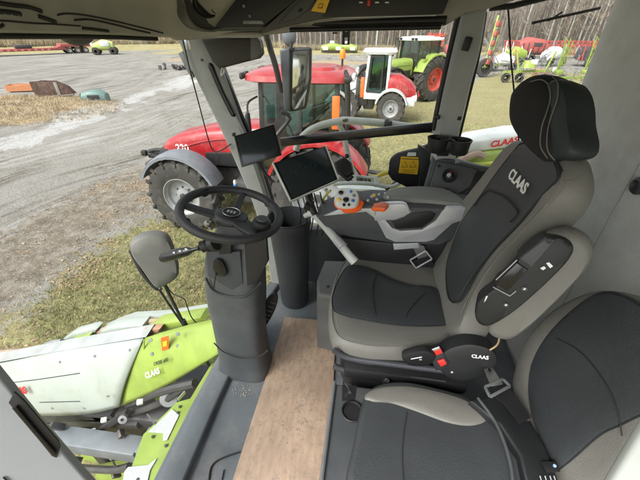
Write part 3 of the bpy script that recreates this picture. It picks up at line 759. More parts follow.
# base box with cup rim in its front edge, the dark hollow only a disc
m = MB(); q = [V((-.055,.70,2.60)), V((-.055,.30,2.60)), V((-.05,.1,2.60)), V((.62,.1,2.60)), V((.62,.72,2.60))]
m.prism(q, (0,0,-.395), .015, 3); bx = build('seat_box', m, M_plast, t)
m = MB(); m.tube([V((-.057,.70,2.605)), V((-.057,.4,2.605)), V((-.05,.1,2.605))], .007, 8); build('box_edge', m, mat('edge_grey', (.12,.125,.125), .5), bx)
m = MB(); c0 = at(352,412,Z=2.604); m.lathe([(.036,.0),(.038,.006),(.034,.008),(.030,0),(.028,-.05),(0,-.05)], c0, (0,0,1), 28); m.lathe([(.029,-.0005),(0,-.0004)], c0, (0,0,1), 28); build('cup_rim_dark_disc', m, M_black, bx)  # flat black disc inside the ring stands in for the shaded depth
m = MB(); m.prism([at(x,y,Z=2.603) for x,y in ((342,386),(356,386),(354,400),(342,401))], (0,0,.003)); build('tray_recess', m, M_black, bx)
m = MB(); m.tube([at(x,y,Z=2.606) for x,y in ((345,383),(349,390),(345,397))], .0022, 6, 4); m.box(at(350,392,Z=2.608), (.012,.012,.006), bev=.002); build('tray_clip', m, M_metal, bx)
out = [(366,395),(380,386),(405,384),(435,390),(463,398),(487,411),(512,432),(530,456),(536,492),(500,540),(420,560),(360,530),(345,490),(352,450),(359,415)]
o3 = [at(x,y,Z=ZC) for x,y in out]
m = MB(); m.pad(o3, (0,0,1), [(.92,-.06),(.98,-.05),(1.0,-.025),(1.0,0),(.98,.015),(.95,.024),(.9,.028),(.6,.028),(.3,.028)], 90); c = build('cushion', m, M_dleath, t)
g = [(365,396),(377,388),(405,386),(435,391),(463,399),(482,409),(489,417),(484,424),(468,427),(445,423),(415,412),(390,404),(370,402)]
o3 = [at(x,y,Z=ZC+.024) for x,y in g]
m = MB(); m.pad(o3, (0,0,1), [(1.0,-.03),(1.0,.0),(.96,.006),(.85,.010),(.4,.012)], 78); build('side_bolster', m, M_leath, c)
m = MB(); m.tube([at(x,y,Z=ZC+.030) for x,y in ((407,412),(404,430),(402,455),(404,490))], .0022, 6, 4); build('cushion_seam', m, M_seam, c)
DI = V((.16,.0,.987)).normalized(); nI = V((-DI.z,0,DI.x)); nI = (nI+V((0,-.12,0))).normalized(); PI_ = (V((.60,.6,2.72)), nI)
out = [(516,392),(517,372),(524,350),(537,330),(555,311),(577,298),(600,291),(630,296),(665,318),(690,360),(690,420),(660,470),(620,510),(585,520),(556,482),(535,440)]
o3 = [on(x,y,*PI_) for x,y in out]
m = MB(); m.pad(o3, nI, [(.86,-.09),(.95,-.08),(1.0,-.05),(1.01,-.02),(1.0,.0),(.98,.012),(.93,.02),(.7,.02),(.3,.016)], 96); c = build('backrest', m, M_leath, t)
dk = [(602,293),(632,299),(660,322),(678,360),(675,405),(650,412),(622,425),(600,436),(570,462),(556,470),(549,455),(536,425),(530,395),(533,365),(548,337),(572,312)]
PI2 = (PI_[0]+nI*.017, nI)
o3 = [on(x,y,*PI2) for x,y in dk]
m = MB(); m.pad(o3, nI, [(1.0,-.04),(1.0,.0),(.98,.006),(.93,.008),(.5,.006)], 96); build('centre_panel', m, M_dleath, c)
cen = sum(o3, V((0,0,0)))/len(o3); sm3 = smooth_closed(o3, 96)
m = MB(); m.tube([cen+(p-cen)*1.004+nI*.003 for p in sm3], .002, 6, closed=True); m.tube([on(x,y,PI_[0]+nI*.026,nI) for x,y in ((556,338),(580,352),(603,380),(617,410),(622,436))], .0014, 6, 6); build('piping', m, M_seam, c)
# trim between seat and wall: belt anchor cover
m = MB(); m.prism([at(x,y,Z=2.70) for x,y in ((470,400),(497,393),(512,400),(530,420),(545,444),(560,482),(530,500),(520,455),(500,425))], (0,0,-.09), .01, 3); tr = build('side_trim', m, mat('pod_plastic', (0,0,0)), t)
m = MB()
for x in (540, 545, 550, 554): m.tube([at(x,476,Z=2.71), at(x+3,486,Z=2.71)], .0016, 6)
build('vent_slot', m, M_silver, tr)
m = MB(); m.prism([at(x,y,Z=2.708) for x,y in ((541,462),(556,462),(560,472),(546,473))], (0,0,.004), .001); sw = build('light_switch', m, M_black, tr)
m = MB(); m.lathe([(.004,0),(.004,.003),(0,.004)], at(554.5,466,Z=2.712), (0,0,1), 12); build('switch_lamp', m, mat('switch_blue', (.35,.5,.75), .2), sw)
# loose belt tongue
def tongue(name, pts, slotpts, holep, Z, label, nrm=(0,0,1)):
    o = thing(name, at(*pts[0], Z=Z), label, 'seat belt')
    return o
ZT = 2.735
t = thing('belt_tongue', at(497,385,Z=2.72), 'steel belt tongue on black webbing lying between the two seats', 'seat belt')
m = MB()
a_, b_ = V(at(488,367,Z=ZT+.02)), V(at(492,367,Z=ZT+.02))
m.prism([at(x,y,Z=ZT+.02) for x,y in ((484,369),(488,367.5),(488.5,371),(490,372),(491.5,370.5),(490.5,367.5),(493,368),(500,379),(503,384),(492,386),(489,381))], (0,0,-.003), .0006); tp = build('tongue_plate', m, M_steel, t)
m = MB(); q = [at(x,y,Z=ZT+.02) for x,y in ((485,387),(503,379),(510,386),(490,397))]
for i in range(4): m.beam(q[i], q[(i+1)%4], .009, .006, bev=.002)
build('tongue_frame', m, mat('tongue_grey', (.13,.135,.14), .4), t)
m = MB(); m.prism([at(x,y,Z=ZT+.012) for x,y in ((489,391),(504,383.5),(518,398),(530,418),(520,424),(505,404))], (0,0,-.004)); build('webbing', m, M_black, t)
m = MB(); m.lathe([(.012,0),(.014,.006),(.006,.009),(0,.009)], at(526,417,Z=2.73), (0,0,1), 16); m.lathe([(.009,0),(.010,.006),(.004,.009),(0,.009)], at(519,411,Z=2.73), (0,0,1), 16); build('anchor_bolt', m, M_metal, t)
m = MB(); m.tube([at(478,398,Z=2.70), at(497,425,Z=2.70), at(510,462,Z=2.69), at(514,500,Z=2.68)], .005, 8, 5); build('belt_edge', m, M_plast, t)
# far buckle by the armrest console
t = thing('belt_tongue', at(414,265,Z=2.72), 'grey belt tongue hanging beside the right armrest console', 'seat belt')
q3 = lambda l, Y=1.27: [at(x,y,Y=Y) for x,y in l]
m = MB(); m.prism(q3(((412,245),(417,241),(420,245),(424,246),(428,256),(418,259))), (0,.003,0), .0006); build('tongue_plate', m, M_steel, t)
m = MB(); q = q3(((410,260),(426,251),(432,259),(416,268)))
for i in range(4): m.beam(q[i], q[(i+1)%4], .007, .006, (0,1,0), .002)
build('tongue_frame', m, M_silver, t)
m = MB(); m.prism(q3(((412,262),(428,254),(440,275),(430,284)),1.285), (0,.004,0)); build('webbing', m, M_black, t)
# ---- armrest console with controls
YS = 1.27
t = thing('armrest_console', (.05,1.36,2.75), 'dark armrest console with silver trim and orange edged controls beside the driver seat', 'console')
def S(l, Y=YS): return [at(x,y,Y=Y) for x,y in l]
m = MB(); m.prism(S(((316,217),(335,210),(370,205),(410,207),(455,209),(482,212),(462,236),(440,246),(400,245),(352,238),(330,233))), (0,.17,0), .012, 3); build('console_body', m, M_plast, t)
m = MB(); m.prism(S(((324,216),(366,212),(376,219),(386,238),(395,242),(426,242),(434,240),(452,224),(476,215),(486,209),(448,207),(442,212),(436,221),(422,230),(400,231),(392,228),(381,215),(371,208.5),(340,209.5)), YS-.006), (0,.02,0), .002); build('silver_trim', m, M_silver, t)
m = MB(); m.prism(S(((372,213),(381,208),(388,205),(404,204),(412,212),(404,217),(395,220),(375,221)), YS-.008), (0,.03,0), .004); build('silver_trim', m, M_silver, t)
m = MB(); m.prism(S(((392,222),(404,219),(408,214),(430,211),(436,214),(433,220),(422,228),(396,229)), YS-.003), (0,.02,0), .003); build('door_pull', m, M_black, t)
m = MB(); m.tube(S(((374,215),(376,207),(381,203),(402,202),(407,206),(409,213)), YS-.010), .005, 8, 4); build('trim_bar', m, M_silver, t)
# soft pad
o3 = [at(x,y,Z=3.065) for x,y in ((384,198),(386,193),(400,189),(425,188),(446,191),(460,199),(470,209),(452,206),(430,203),(405,201))]
m = MB(); m.pad(o3, (0,0,1), [(.95,-.03),(1.0,-.018),(1.0,0),(.96,.010),(.88,.014),(.4,.017)], 80); build('arm_pad', m, mat('pad_grey', (.2,.205,.185), .6, bump=.4, bscale=300, var=.06), t)
# control fields between
o3 = [at(x,y,Z=3.058) for x,y in ((362,200),(366,195),(380,191),(390,192),(394,197),(388,201),(374,203))]
m = MB(); m.pad(o3, (0,0,1), [(.98,-.02),(1.0,-.008),(.96,0),(.5,.003)], 64); build('control_field', m, M_plast, t)
m = MB()
for a,b,r in ((372,197,.008),(379,195,.007),(385,194,.006),(377,200,.007),(388,198,.007),(368,201,.006)): m.lathe([(r,0),(r,.005),(r*.7,.007),(0,.007)], at(a,b,Z=3.072), (0,0,1), 14)
build('control_button', m, M_silver, t)
m = MB(); m.lathe([(.008,0),(.008,.008),(0,.010)], at(374,196,Z=3.075), (0,0,1), 14); build('yellow_button', m, M_yel, t)
# the multi function lever
nJ = V((-.15,-.45,.88)).normalized(); pJ = at(347,197,Y=1.27); PJ = (pJ, nJ)
m = MB(); m.tube([pJ-nJ*.09+V((.02,0,0)), pJ-nJ*.05, pJ-nJ*.01], [.018,.022,.034], 14, 5); lv = build('lever_stem', m, M_black, t)
m = MB(); o3 = [on(x,y,*PJ) for x,y in ((338,190),(347,188),(356,191),(359,198),(356,205),(348,207),(338,206),(334,200))]
m.pad(o3, nJ, [(.85,-.035),(1.0,-.02),(1.0,-.002),(.95,.004),(.8,.006)], 64); hd = build('lever_head', m, M_white, t)
cen = sum(o3, V((0,0,0)))/len(o3); sm3 = smooth_closed(o3, 64)
m = MB(); m.tube([cen+(p-cen)*.98-nJ*.018 for p in sm3], .005, 8, closed=True); m.prism([on(x,y,pJ-nJ*.02,nJ) for x,y in ((339,207),(346,209.5),(355,209),(360,204),(361,199),(364,202),(361,208.5),(354,212),(344,212))], -nJ*.012, .003); build('orange_rim', m, M_orange, hd)
for x, y, s, mm_ in ((341,193,.011,M_gloss),(346,200,.013,M_gloss),(339,200,.008,M_yel),(351,192,.006,M_blue),(354,196,.007,M_gmetal),(353,201,.007,M_blue),(344,205,.006,M_gloss),(349,205,.005,M_gloss)):
    m = MB(); m.lathe([(s,-.002),(s,.005),(s*.7,.008),(0,.008)], on(x,y,pJ+nJ*.006,nJ), nJ, 16); build('lever_button', m, mm_, hd)
m = MB(); m.prism([at(x,y,Z=3.08) for x,y in ((372,207),(374,203),(386,201),(389,204),(385,208))], (0,0,-.02), .004); build('orange_switch', m, M_orange, t)
m = MB(); m.tube([at(372,214,Y=1.29), at(371,208,Y=1.30), at(374,202,Y=1.31)], .008, 8, 4); build('side_lever', m, M_black, t)
m = MB(); m.prism(S(((393,244),(418,243),(419,248),(394,250)), YS-.002), (0,.02,0), .002); build('rating_plate', m, M_silver, t)
# black carrier under it
m = MB(); m.prism(S(((340,238),(420,246),(470,240),(470,270),(350,262)), YS+.03), (0,.1,0), .01); build('carrier', m, M_black, t)

# ---- silver support arm of the terminals
t = thing('display_stand', at(350,256,Y=1.2), 'pale silver tube arm rising left of the seat to carry the two displays', 'stand')
m = MB(); m.tube([at(355,262,Y=1.18), at(348,254,Y=1.2), at(330,232,Y=1.27), at(316,216,Y=1.32)], [.022,.021,.019,.018], 16, 5); build('arm_tube', m, M_wtube, t)
m = MB(); m.tube([at(343,247,Y=1.21), at(337,240,Y=1.24)], .0225, 16); build('arm_sleeve', m, M_silver, t)
m = MB(); m.tube([at(318,218,Y=1.32), at(311,214,Y=1.34), at(305,216,Y=1.35)], .013, 10, 4); m.tube([at(311,214,Y=1.34), at(308,206,Y=1.37), at(306,196,Y=1.40)], .012, 10, 4); build('arm_joint', m, M_wtube, t)
m = MB(); m.tube([at(315,215,Y=1.33), at(308,196,Y=1.38), at(306,184,Y=1.43)], .016, 10, 3); m.box(at(309,205,Y=1.36), (.04,.05,.04), (.3,.4,0), bev=.008); build('ball_mount', m, M_black, t)
m = MB()
for k in range(5):
    x = 296+k*6
    m.tube([at(x,196-k,Y=1.42), at(x+3,205,Y=1.40), at(x+5,216+k,Y=1.42), at(x+2,236,Y=1.45)], .0035, 6, 5)
build('cable', m, M_black, t)
m = MB(); m.tube([at(331,190,Y=1.42), at(324,198,Y=1.42), at(321,210,Y=1.42), at(324,222,Y=1.42)], .005, 8, 5); build('yellow_cable', m, mat('wire_yellow', (.6,.55,.08), .5), t)

# ---- displays
def screen_unit(name, corners, frame, thick, bez, mt_b, mt_f, label, scr_r):
    P_, n_ = frame
    c3 = [on(x,y,P_,n_) for x,y in corners]
    n_ = V(n_).normalized()
    t = thing(name, sum(c3, V((0,0,0)))/4, label, 'display')
    m = MB(); m.prism(c3, -n_*thick, .006, 3); build('housing', m, mt_b, t)
    cen = sum(c3, V((0,0,0)))/4
    if mt_f is not None:
        m = MB(); m.prism([cen+(p-cen)*.985+n_*.003 for p in c3], -n_*.006, .002); build('bezel', m, mt_f, t)
    m = MB(); s3 = [cen+(p-cen)*scr_r+n_*.005 for p in c3]; m.prism(s3, -n_*.004, .0005); build('screen', m, M_screen, t)
    return t, cen, c3, n_
n1 = V((.42,-.80,.42))
t1, cen1, c31, n1 = screen_unit('monitor', ((234,136),(274,124),(282,155),(242,167)), (at(258,145,Y=1.40), n1), .028, .01, M_black, M_gloss, 'small black camera monitor in front of the right front pillar, screen off', .88)
m = MB(); m.box(on(234,134,cen1,n1)-n1*.01, (.012,.02,.012), bev=.002); m.tube([on(258,160,cen1,n1)-n1*.03, on(266,172,cen1,n1)-n1*.05, on(275,182,cen1,n1)-n1*.05], .008, 8, 4); build('bracket', m, M_black, t1)
n2 = V((.35,-.55,.76))
t2, cen2, c32, n2 = screen_unit('terminal', ((273,163),(325,146),(338,180),(291,201)), (at(306,174,Y=1.40), n2), .022, .01, M_black, M_gloss, 'large black touch terminal with pale rim, tilted behind the steering wheel', .90)
m = MB()
c = sum(c32, V((0,0,0)))/4
for i in (1, 2, 3):
    m.beam(c+(c32[i]-c)*1.015, c+(c32[(i+1)%4]-c)*1.015, .006, .018, n2, .002)
build('silver_rim', m, M_wtube, t2)
m = MB()
for k in range(9):
    u = .2+.07*k; p = c32[0].lerp(c32[1], u*.9+.05); q = c32[3].lerp(c32[2], u*.9+.05); a = p.lerp(q, .3+.05*(k%3)); b = p.lerp(q, .42+.05*(k%2))
    m.beam(a+n2*.0056, b+n2*.0056, .0012, .0006, n2)
build('menu_mark', m, mat('screen_marks', (.05,.07,.08), .4), t2)
m = MB(); m.box(c-n2*.04, (.07,.07,.03), V(n2).to_track_quat('Z','Y').to_matrix(), .006); m.tube([c-n2*.03, at(311,200,Y=1.42)], .014, 10); build('rear_mount', m, M_black, t2)
# small black camera module on the pale bars
t = thing('joystick_box', at(352,172,Y=1.62), 'small black module clamped to a pale upright beyond the big terminal', 'module')
nb = V((-.2,-.7,.6)).normalized(); pb_ = at(345,166,Y=1.60)
m = MB(); m.prism([on(x,y,pb_,nb) for x,y in ((333,162),(344,156),(351,162),(353,172),(344,178),(336,172))], -nb*.04, .012, 3); build('module_body', m, M_black, t)
m = MB(); m.ball(on(347,156,pb_,nb), .012, 2); m.tube([on(344,176,pb_,nb), on(348,180,pb_,nb), on(353,176,pb_,nb)], .008, 8, 4); build('module_clamp', m, M_black, t)

# ---- cup holder
t = thing('cup_holder', at(448,150,Y=1.60), 'black double cup holder fixed to the pillar above the side console', 'cup holder')
zt = at(448,136,Y=1.56).z
c1 = at(439,137.5,Y=1.56); c2 = at(461,139.5,Y=1.56)
for cc in (c1, c2):
    m = MB(); m.lathe([(.036,-.066),(.042,-.06),(.047,-.01),(.050,-.008),(.051,.0),(.046,.001),(.042,-.05),(.0,-.052)], cc, (0,0,1), 36); build('cup_ring', m, M_black, t)
m = MB(); m.box((c1+c2)/2+V((0,0,-.03)), (.05,.05,.05), bev=.008); m.box((c1+c2)/2+V((-.01,.05,-.05)), (.06,.05,.09), bev=.01); build('bracket', m, M_black, t)

# ---- side console with the key switch
t = thing('side_console', at(450,200,Y=1.6), 'dark side console with round ignition switch under the cup holder', 'console')
nS = V((-.25,-.72,.64)).normalized(); pS = at(448,180,Y=1.56)
def T(l, h=0): return [on(x,y,pS+nS*h,nS) for x,y in l]
m = MB(); m.prism(T(((432,155),(452,158),(476,164),(492,166),(500,176),(480,200),(455,212),(420,198),(424,184))), -nS*.12, .014, 3); build('console_body', m, M_plast, t)
m = MB(); m.prism(T(((437,162),(452,164),(478,170),(470,188),(455,197),(428,190))), nS*.012, .01, 3); build('switch_panel', m, mat('panel_grey', (.07,.075,.078), .45, bump=.2, bscale=400), t)
m = MB(); m.lathe([(.034,.012),(.036,.02),(.03,.026),(.022,.018),(.020,.012),(0,.012)], T(((449,177),))[0], nS, 32); sw = build('key_switch', m, M_black, t)
m = MB(); m.lathe([(.010,.012),(.010,.03),(.006,.034),(0,.034)], T(((449,177),))[0], nS, 20); build('key_barrel', m, M_silver, sw)
m = MB(); m.box(T(((451,172),), .026)[0], (.006,.003,.006)); build('switch_mark', m, M_redplast, sw)
m = MB(); m.lathe([(.008,.012),(.008,.015),(0,.016)], T(((439,167),))[0], nS, 16); m.lathe([(.013,.012),(.014,.018),(0,.02)], T(((446,192),))[0], nS, 16); build('plug_cap', m, M_black, t)
m = MB(); m.tube([at(455,161,Y=1.62), at(470,165,Y=1.64), at(492,170,Y=1.66), at(510,172,Y=1.68)], [.016,.014,.012,.010], 10, 5); build('grab_rail', m, M_grey, t)
m = MB(); m.prism(T(((474,172),(490,171),(494,178),(480,192),(466,198),(470,186)), .002), nS*.008, .004); build('side_pocket', m, M_black, t)

# ---- black plate with yellow warning sticker
t = thing('guard_plate', at(410,190,Y=1.85), 'black guard plate with yellow warning sticker outside the side window', 'plate')
def U(l, Y=1.78): return [at(x,y,Y=Y) for x,y in l]
m = MB(); m.prism(smooth_open(U(((389,170),(390,161),(396,155),(405,152),(418,149),(428,145),(434,143))), 3)+U(((437,160),(432,188),(408,188),(392,180),(388,174))), (0,.03,0), .004); build('plate_body', m, M_black, t)
m = MB(); m.prism(U(((401,156.5),(419.5,157.5),(417.5,174.5),(398.5,173)), 1.777), (0,.002,0)); st = build('warning_sticker', m, M_yel, t)
m = MB()
for x in (404.5, 413): m.tube(U(((x-3,167),(x+3,167),(x+.3,161)), 1.774), .0018, 4, closed=True)
for y in (170, 172): m.tube(U(((402,y),(415,y+.6)), 1.774), .001, 4)
m.tube(U(((401.5,158.6),(418.5,159.6)), 1.774), .0022, 4)
build('sticker_symbol', m, M_yel2, st)
m = MB(); m.prism(U(((408,152.5),(416,152.5),(416,156),(407,156)), 1.776), (0,.002,0)); build('white_label', m, M_wlet, t)
m = MB(); m.prism(U(((418,145),(428,150),(433,168),(430,190),(418,196),(420,176)), 1.74), (0,.03,0), .004); build('plate_bracket', m, M_black, t)

# ---- exterior right: guard rail, frame and mirror
t = thing('hand_rail', at(372,180,Y=2.1), 'pale curved tube hand rail running outside the side window', 'rail')
def W(l, Y=2.05): return [at(x,y,Y=Y) for x,y in l]
m = MB(); m.tube(W(((296,150),(300,140),(309,131),(322,125),(340,121),(347,120.5),(380,123),(410,127),(436,130),(452,132))), .022, 12, 5); build('top_tube', m, M_wtube, t)
m = MB(); m.tube(W(((338,122),(343,134),(347,150),(351,166),(354,178))), .017, 12, 4); build('upright', m, M_wtube, t)
m = MB(); m.tube(W(((345,119),(345.5,121.5)), 2.03), .016, 12); m.tube(W(((387,119),(388,126)), 2.04), .012, 10); m.box(W(((388,124),), 2.03)[0], (.045,.04,.04), bev=.006); build('rail_clamp', m, M_metal, t)
t = thing('platform_frame', at(370,195,Y=1.95), 'pale painted platform frame outside the window behind the armrest console', 'frame')
m = MB(); m.tube(W(((334,184),(350,183),(372,184),(388,187),(398,184),(404,178)), 1.92), .014, 8, 3); m.tube(W(((337,177),(352,176),(378,178)), 2.0), .010, 8); m.beam(at(354,176,Y=1.98), at(355,184,Y=1.93), .02, .02); m.beam(at(376,177,Y=1.98), at(377,186,Y=1.93), .02, .03); m.beam(at(338,176,Y=1.98), at(337,185,Y=1.93), .015, .02); m.prism([at(x,y,Z=2.62) for x,y in ((335,181),(378,184),(386,190),(340,188))], (0,0,-.02), .003); build('frame_rails', m, M_wtube, t)
m = MB(); m.tube(W(((375,178),(382,174),(392,172)), 2.02), .014, 10, 3); build('yellow_grip', m, mat('worn_yellow', (.62,.48,.05), .5), t)
m = MB(); m.beam(at(398,180,Y=1.95), at(386,190,Y=1.9), .012, .012); build('strap', m, M_black, t)
# mirror right
t = thing('side_mirror', at(295,128,Y=2.25), 'tall black exterior mirror on its arm seen through the side window', 'mirror')
nM = V((.12,-.95,.05)).normalized(); pM = at(296,80,Y=2.25)
def Q(l, h=0): return [on(x,y,pM+nM*h,nM) for x,y in l]
m = MB(); m.prism(smooth_open(Q(((283,50),(286,48),(309,47),(311.5,50))), 2)+smooth_open(Q(((311,80),(307,106),(302,110),(289,112),(286,108))), 2)+Q(((282,80),)), -nM*.09, .015, 3); build('mirror_housing', m, mat('mirror_black', (.02,.022,.025), .4), t)
m = MB(); nF = V((.55,-.83,.05)).normalized(); m.prism(Q(((280,50),(290,48),(291,110),(285,111)), .004), nM*.03, .012, 3); build('mirror_edge', m, mat('mirror_grey', (.10,.11,.125), .4), t)
nGl = V((.40,-.91,-.02)).normalized(); pGl = at(300,80,Y=2.22)
m = MB(); m.prism([on(x,y,pGl,nGl) for x,y in ((293,52),(309,51),(309,78),(304,106),(297,109),(292,109))], -nGl*.003, .001); build('mirror_glass', m, M_mirror, t)
m = MB(); m.tube([at(265,30,Y=2.1), at(270,48,Y=2.14), at(276,68,Y=2.2), at(281,92,Y=2.25)], .018, 10, 4); m.tube([at(281,112,Y=2.27), at(290,118,Y=2.29), at(276,136,Y=2.29), at(270,150,Y=2.2)], .014, 8, 3); m.tube([at(291,30,Y=2.25), at(291,50,Y=2.25)], .012, 8); build('mirror_arm', m, M_metal, t)
m = MB(); m.ball(at(289,36,Y=2.26), .055, 3, (.8,.5,1)); build('mirror_head', m, M_fendg, t)
# folded visor box beside the pillar
t = thing('folded_visor', at(236,60,Y=1.60), 'dark brown folded visor hanging under the liner by the right front pillar', 'visor')
m = MB(); m.prism([at(x,y,Y=1.60) for x,y in ((200,38),(256,37.5),(260,41),(262,54),(258,59),(246,62),(219,69),(212,62))], (0,.05,0), .012, 3); build('visor_body', m, mat('visor_brown', (.034,.032,.028), .6), t)
m = MB(); m.prism([at(x,y,Y=1.592) for x,y in ((250,38),(257,38),(260,42),(261,54),(257,58.5),(250,60.5))], (0,.04,0), .008, 3); build('visor_end', m, mat('visor_grey', (.11,.115,.115), .5), t)
# roof lamp
t = thing('roof_lamp', at(78,40,X=-1.2), 'dark dish shaped lamp hanging under the roof edge above the windscreen', 'lamp')
m = MB(); c = at(76,33,X=-1.2); m.ball(c, .085, 3, (.5,1,.52)); build('lamp_shell', m, mat('lamp_dark', (.055,.057,.055), .5), t)
m = MB(); m.tube([at(81,42,X=-1.2), at(81.5,50,X=-1.2)], .006, 8); build('lamp_stem', m, M_black, t)

# ---- front lower mirror on rods, outside the windscreen
t = thing('front_mirror', at(212,372,Y=1.30), 'grey boxy mirror back on thin black rods low outside the windscreen', 'mirror')
nG = V((.45,-.72,.2)).normalized(); pG = at(155,258,Y=1.15)
def G(l, h=0): return [on(x,y,pG+nG*h,nG) for x,y in l]
base = smooth_closed(G(((132,240),(148,233),(166,235),(174,248),(179,268),(176,278),(163,286),(155,286),(143,270),(131,252))), 60)
cb = sum(base, V((0,0,0)))/len(base)
m = MB(); rows = [[cb+(p-cb)*s+nG*h for p in base] for s, h in ((.98,-.05),(1.0,-.03),(1.0,.0),(.96,.018),(.88,.028),(.6,.032),(.2,.033))]; m.rings(rows); h_ = build('mirror_housing', m, mat('housing_grey', (.115,.113,.105), .55, bump=.3, bscale=300), t)
m = MB(); m.tube(G(((131,250),(142,272),(156,288),(161,288)), -.03), .012, 8, 4); build('housing_edge', m, M_black, h_)
m = MB(); m.tube([at(x,y,Y=1.2) for x,y in ((157,286),(170,306),(184,326),(198,348),(214,372))], .0065, 8, 3); m.tube([at(x,y,Y=1.18) for x,y in ((164,284),(172,300),(183,322))], .0085, 8, 3); m.tube([at(x,y,Y=1.18) for x,y in ((183,320),(189,332))], .014, 8); m.tube([at(x,y,Y=1.2) for x,y in ((188,330),(200,350),(214,373))], .0095, 8, 3); build('mirror_rod', m, M_black, t)
m = MB(); m.tube([at(x,y,Y=1.2) for x,y in ((166,284),(172,293),(184,299),(187,306),(192,318),(200,325),(212,327))], .0032, 6, 6); build('cable', m, M_black, t)

# ---- lime front frame of the harvester with grip plates (outside, under the windscreen)
t = part_group('front_frame', at(170,420,Z=2.0), cab)
def K(l, Z=2.06): return [at(x,y,Z=Z) for x,y in l]
m = MB(); m.prism(K(((240,318),(222,345),(212,362),(190,398),(176,402),(166,412),(143,434),(132,464),(121,500),(176,500),(190,455),(203,410),(216,376),(230,350),(250,318))), (0,0,-.06), .006); build('frame_body', m, M_lime, t)
m = MB(); m.tube([at(x,y,Z=2.12) for x,y in ((172,500),(180,470),(192,434),(204,400),(219,366))], .006, 8, 4); build('glass_bead', m, M_white, t)
m = MB(); m.tube([at(x,y,Z=2.11) for x,y in ((175,500),(183,470),(195,434),(207,402),(221,370))], .007, 8, 4); build('rubber_seal', m, M_black, t)
M_grip = mat('grip_plate', (.42,.44,.45), .7, bump=1.0, bscale=120, dirt=(.25,.24,.2), dscale=8)
for l in (((172,409),(179,415),(167,440),(163,441),(163,433),(148,432)), ((124,472),(128,467),(148,465),(157,458),(150,470),(143,500),(120,500))):
    m = MB(); m.prism(K(l, 2.066), (0,0,-.004)); build('grip_plate', m, M_grip, t)
m = MB()
for x,y in ((180,407),(178,413),(153,437),(138,480),(166,446)): m.lathe([(.007,0),(.007,.006),(0,.007)], at(x,y,Z=2.062), (0,0,1), 10)
build('bolt', m, M_metal, t)
m = MB(); m.beam(at(178,400,Z=2.1), at(185,392,Z=2.1), .006, .02); m.beam(at(155,424,Z=2.06), at(147,414,Z=2.1), .006, .01); build('bracket', m, M_steel, t)

# ---- folded harvesting header in front
t = thing('harvest_header', (-2.2,1.3,.35), 'folded white and lime harvesting header with red lettering, carried in front of the cab', 'header')
def hood(top, bot, bulge, nr, Yt, Yb, k=3):
    tp = smooth_open([at(x,y,Y=Yt) for x,y in top], k); bt = smooth_open([at(x,y,Y=Yb) for x,y in bot], k)
    rows = []
    for j in range(nr+1):
        f = j/nr
        rows.append([a.lerp(b, f)+V((0,-bulge*math.sin(PI*f)**.8,bulge*.4*math.sin(PI*f))) for a, b in zip(tp, bt)])
    return rows
M_hwhite = mat('header_white', (.33,.365,.335), .4, coat=.2, dirt=(.22,.22,.17), dscale=3.5, damt=.5, var=.08, vscale=2)
m = MB(); rows = hood(((-60,372),(0,363),(50,353),(100,345),(144,338)), ((-60,400),(0,412),(45,416),(90,414),(119,407)), .045, 10, 1.15, .98); m.rings(rows, closed=False)
o = build('white_hood', m, M_hwhite, t); hw_ = hitter(o); md = o.modifiers.new('s', 'SOLIDIFY'); md.thickness = .02
m = MB(); rows = hood(((144.5,338),(170,330),(200,322),(250,312)), ((119.5,407),(150,394),(180,378),(222,352)), .035, 10, 1.15, 1.0); m.rings(rows, closed=False)
o = build('lime_hood', m, M_lime, t); hg_ = hitter(o); md = o.modifiers.new('s', 'SOLIDIFY'); md.thickness = .02
m = MB(); m.tube([r[0] for r in rows], .006, 6); build('hood_joint', m, M_seam, t)
m = MB(); m.tube([at(x,y,Y=1.11) for x,y in ((143,357),(170,350),(196,341),(225,330))], .010, 8, 3); m.tube([at(x,y,Y=1.11) for x,y in ((144,340),(144,357))], .005, 6); build('pressed_edge', m, M_lime2, t)
m = MB()
for x,y in ((151,340),(152,354),(178,334),(178,346)): m.lathe([(.012,0),(.012,.004),(0,.006)], at(x,y,Y=1.08), (0,-1,.3), 10)
build('rivet', m, M_gmetal, t)
m = MB(); m.prism([at(x,y,Y=1.075) for x,y in ((161,338),(168.5,336),(168.5,349),(162,351))], (0,.003,0)); st = build('warning_sticker', m, M_orange, t)
m = MB(); m.prism([at(x,y,Y=1.072) for x,y in ((162.5,342),(167,341),(167,346),(163,347))], (0,.002,0)); build('sticker_symbol', m, M_yel, st)
def on_hood(hit, x, y, x2, y2, body, size, m_, nm, bold, shear=0., off=.03):
    c = hit(x, y, off); r = hit(x2, y2, off)-c; n = (hit(x, y, 1)-hit(x, y, 0)).normalized(); u = n.cross(r)
    if u.z < 0: u = -u
    text(nm, body, size, c, r, u, m_, t, .001, shear, bold=bold)
on_hood(hg_, 165, 360, 173, 357.5, 'ORBIS 600', .032, M_yel2, 'model_letters', 0., .3)
on_hood(hg_, 156, 371, 164, 368, 'CLAAS', .050, M_wlet, 'brand_letters', .001, .3)
on_hood(hw_, 21, 389, 29, 388, 'CLAAS', .075, M_rlet, 'brand_letters', .003)
on_hood(hw_, 112, 393, 116, 392, '600', .022, M_gmetal, 'model_letters', .0005)
m = MB()
for l in (((0,384),(40,379),(80,373),(136,362)), ((40,402),(80,401),(122,394))):
    q = [hw_(x, y, .004) for x, y in l]; q = [k for k in q if k is not None]
    if len(q) > 1: m.tube(q, .0025, 6)
build('panel_seam', m, M_seam, t)
m = MB()
for x, y in ((60,362),(95,356),(130,350),(52,408),(84,408)):
    k = hw_(x, y, .0)
    if k is not None: m.lathe([(.010,0),(.010,.004),(0,.006)], k, (0,-1,.3), 10)
build('rivet', m, M_gmetal, t)
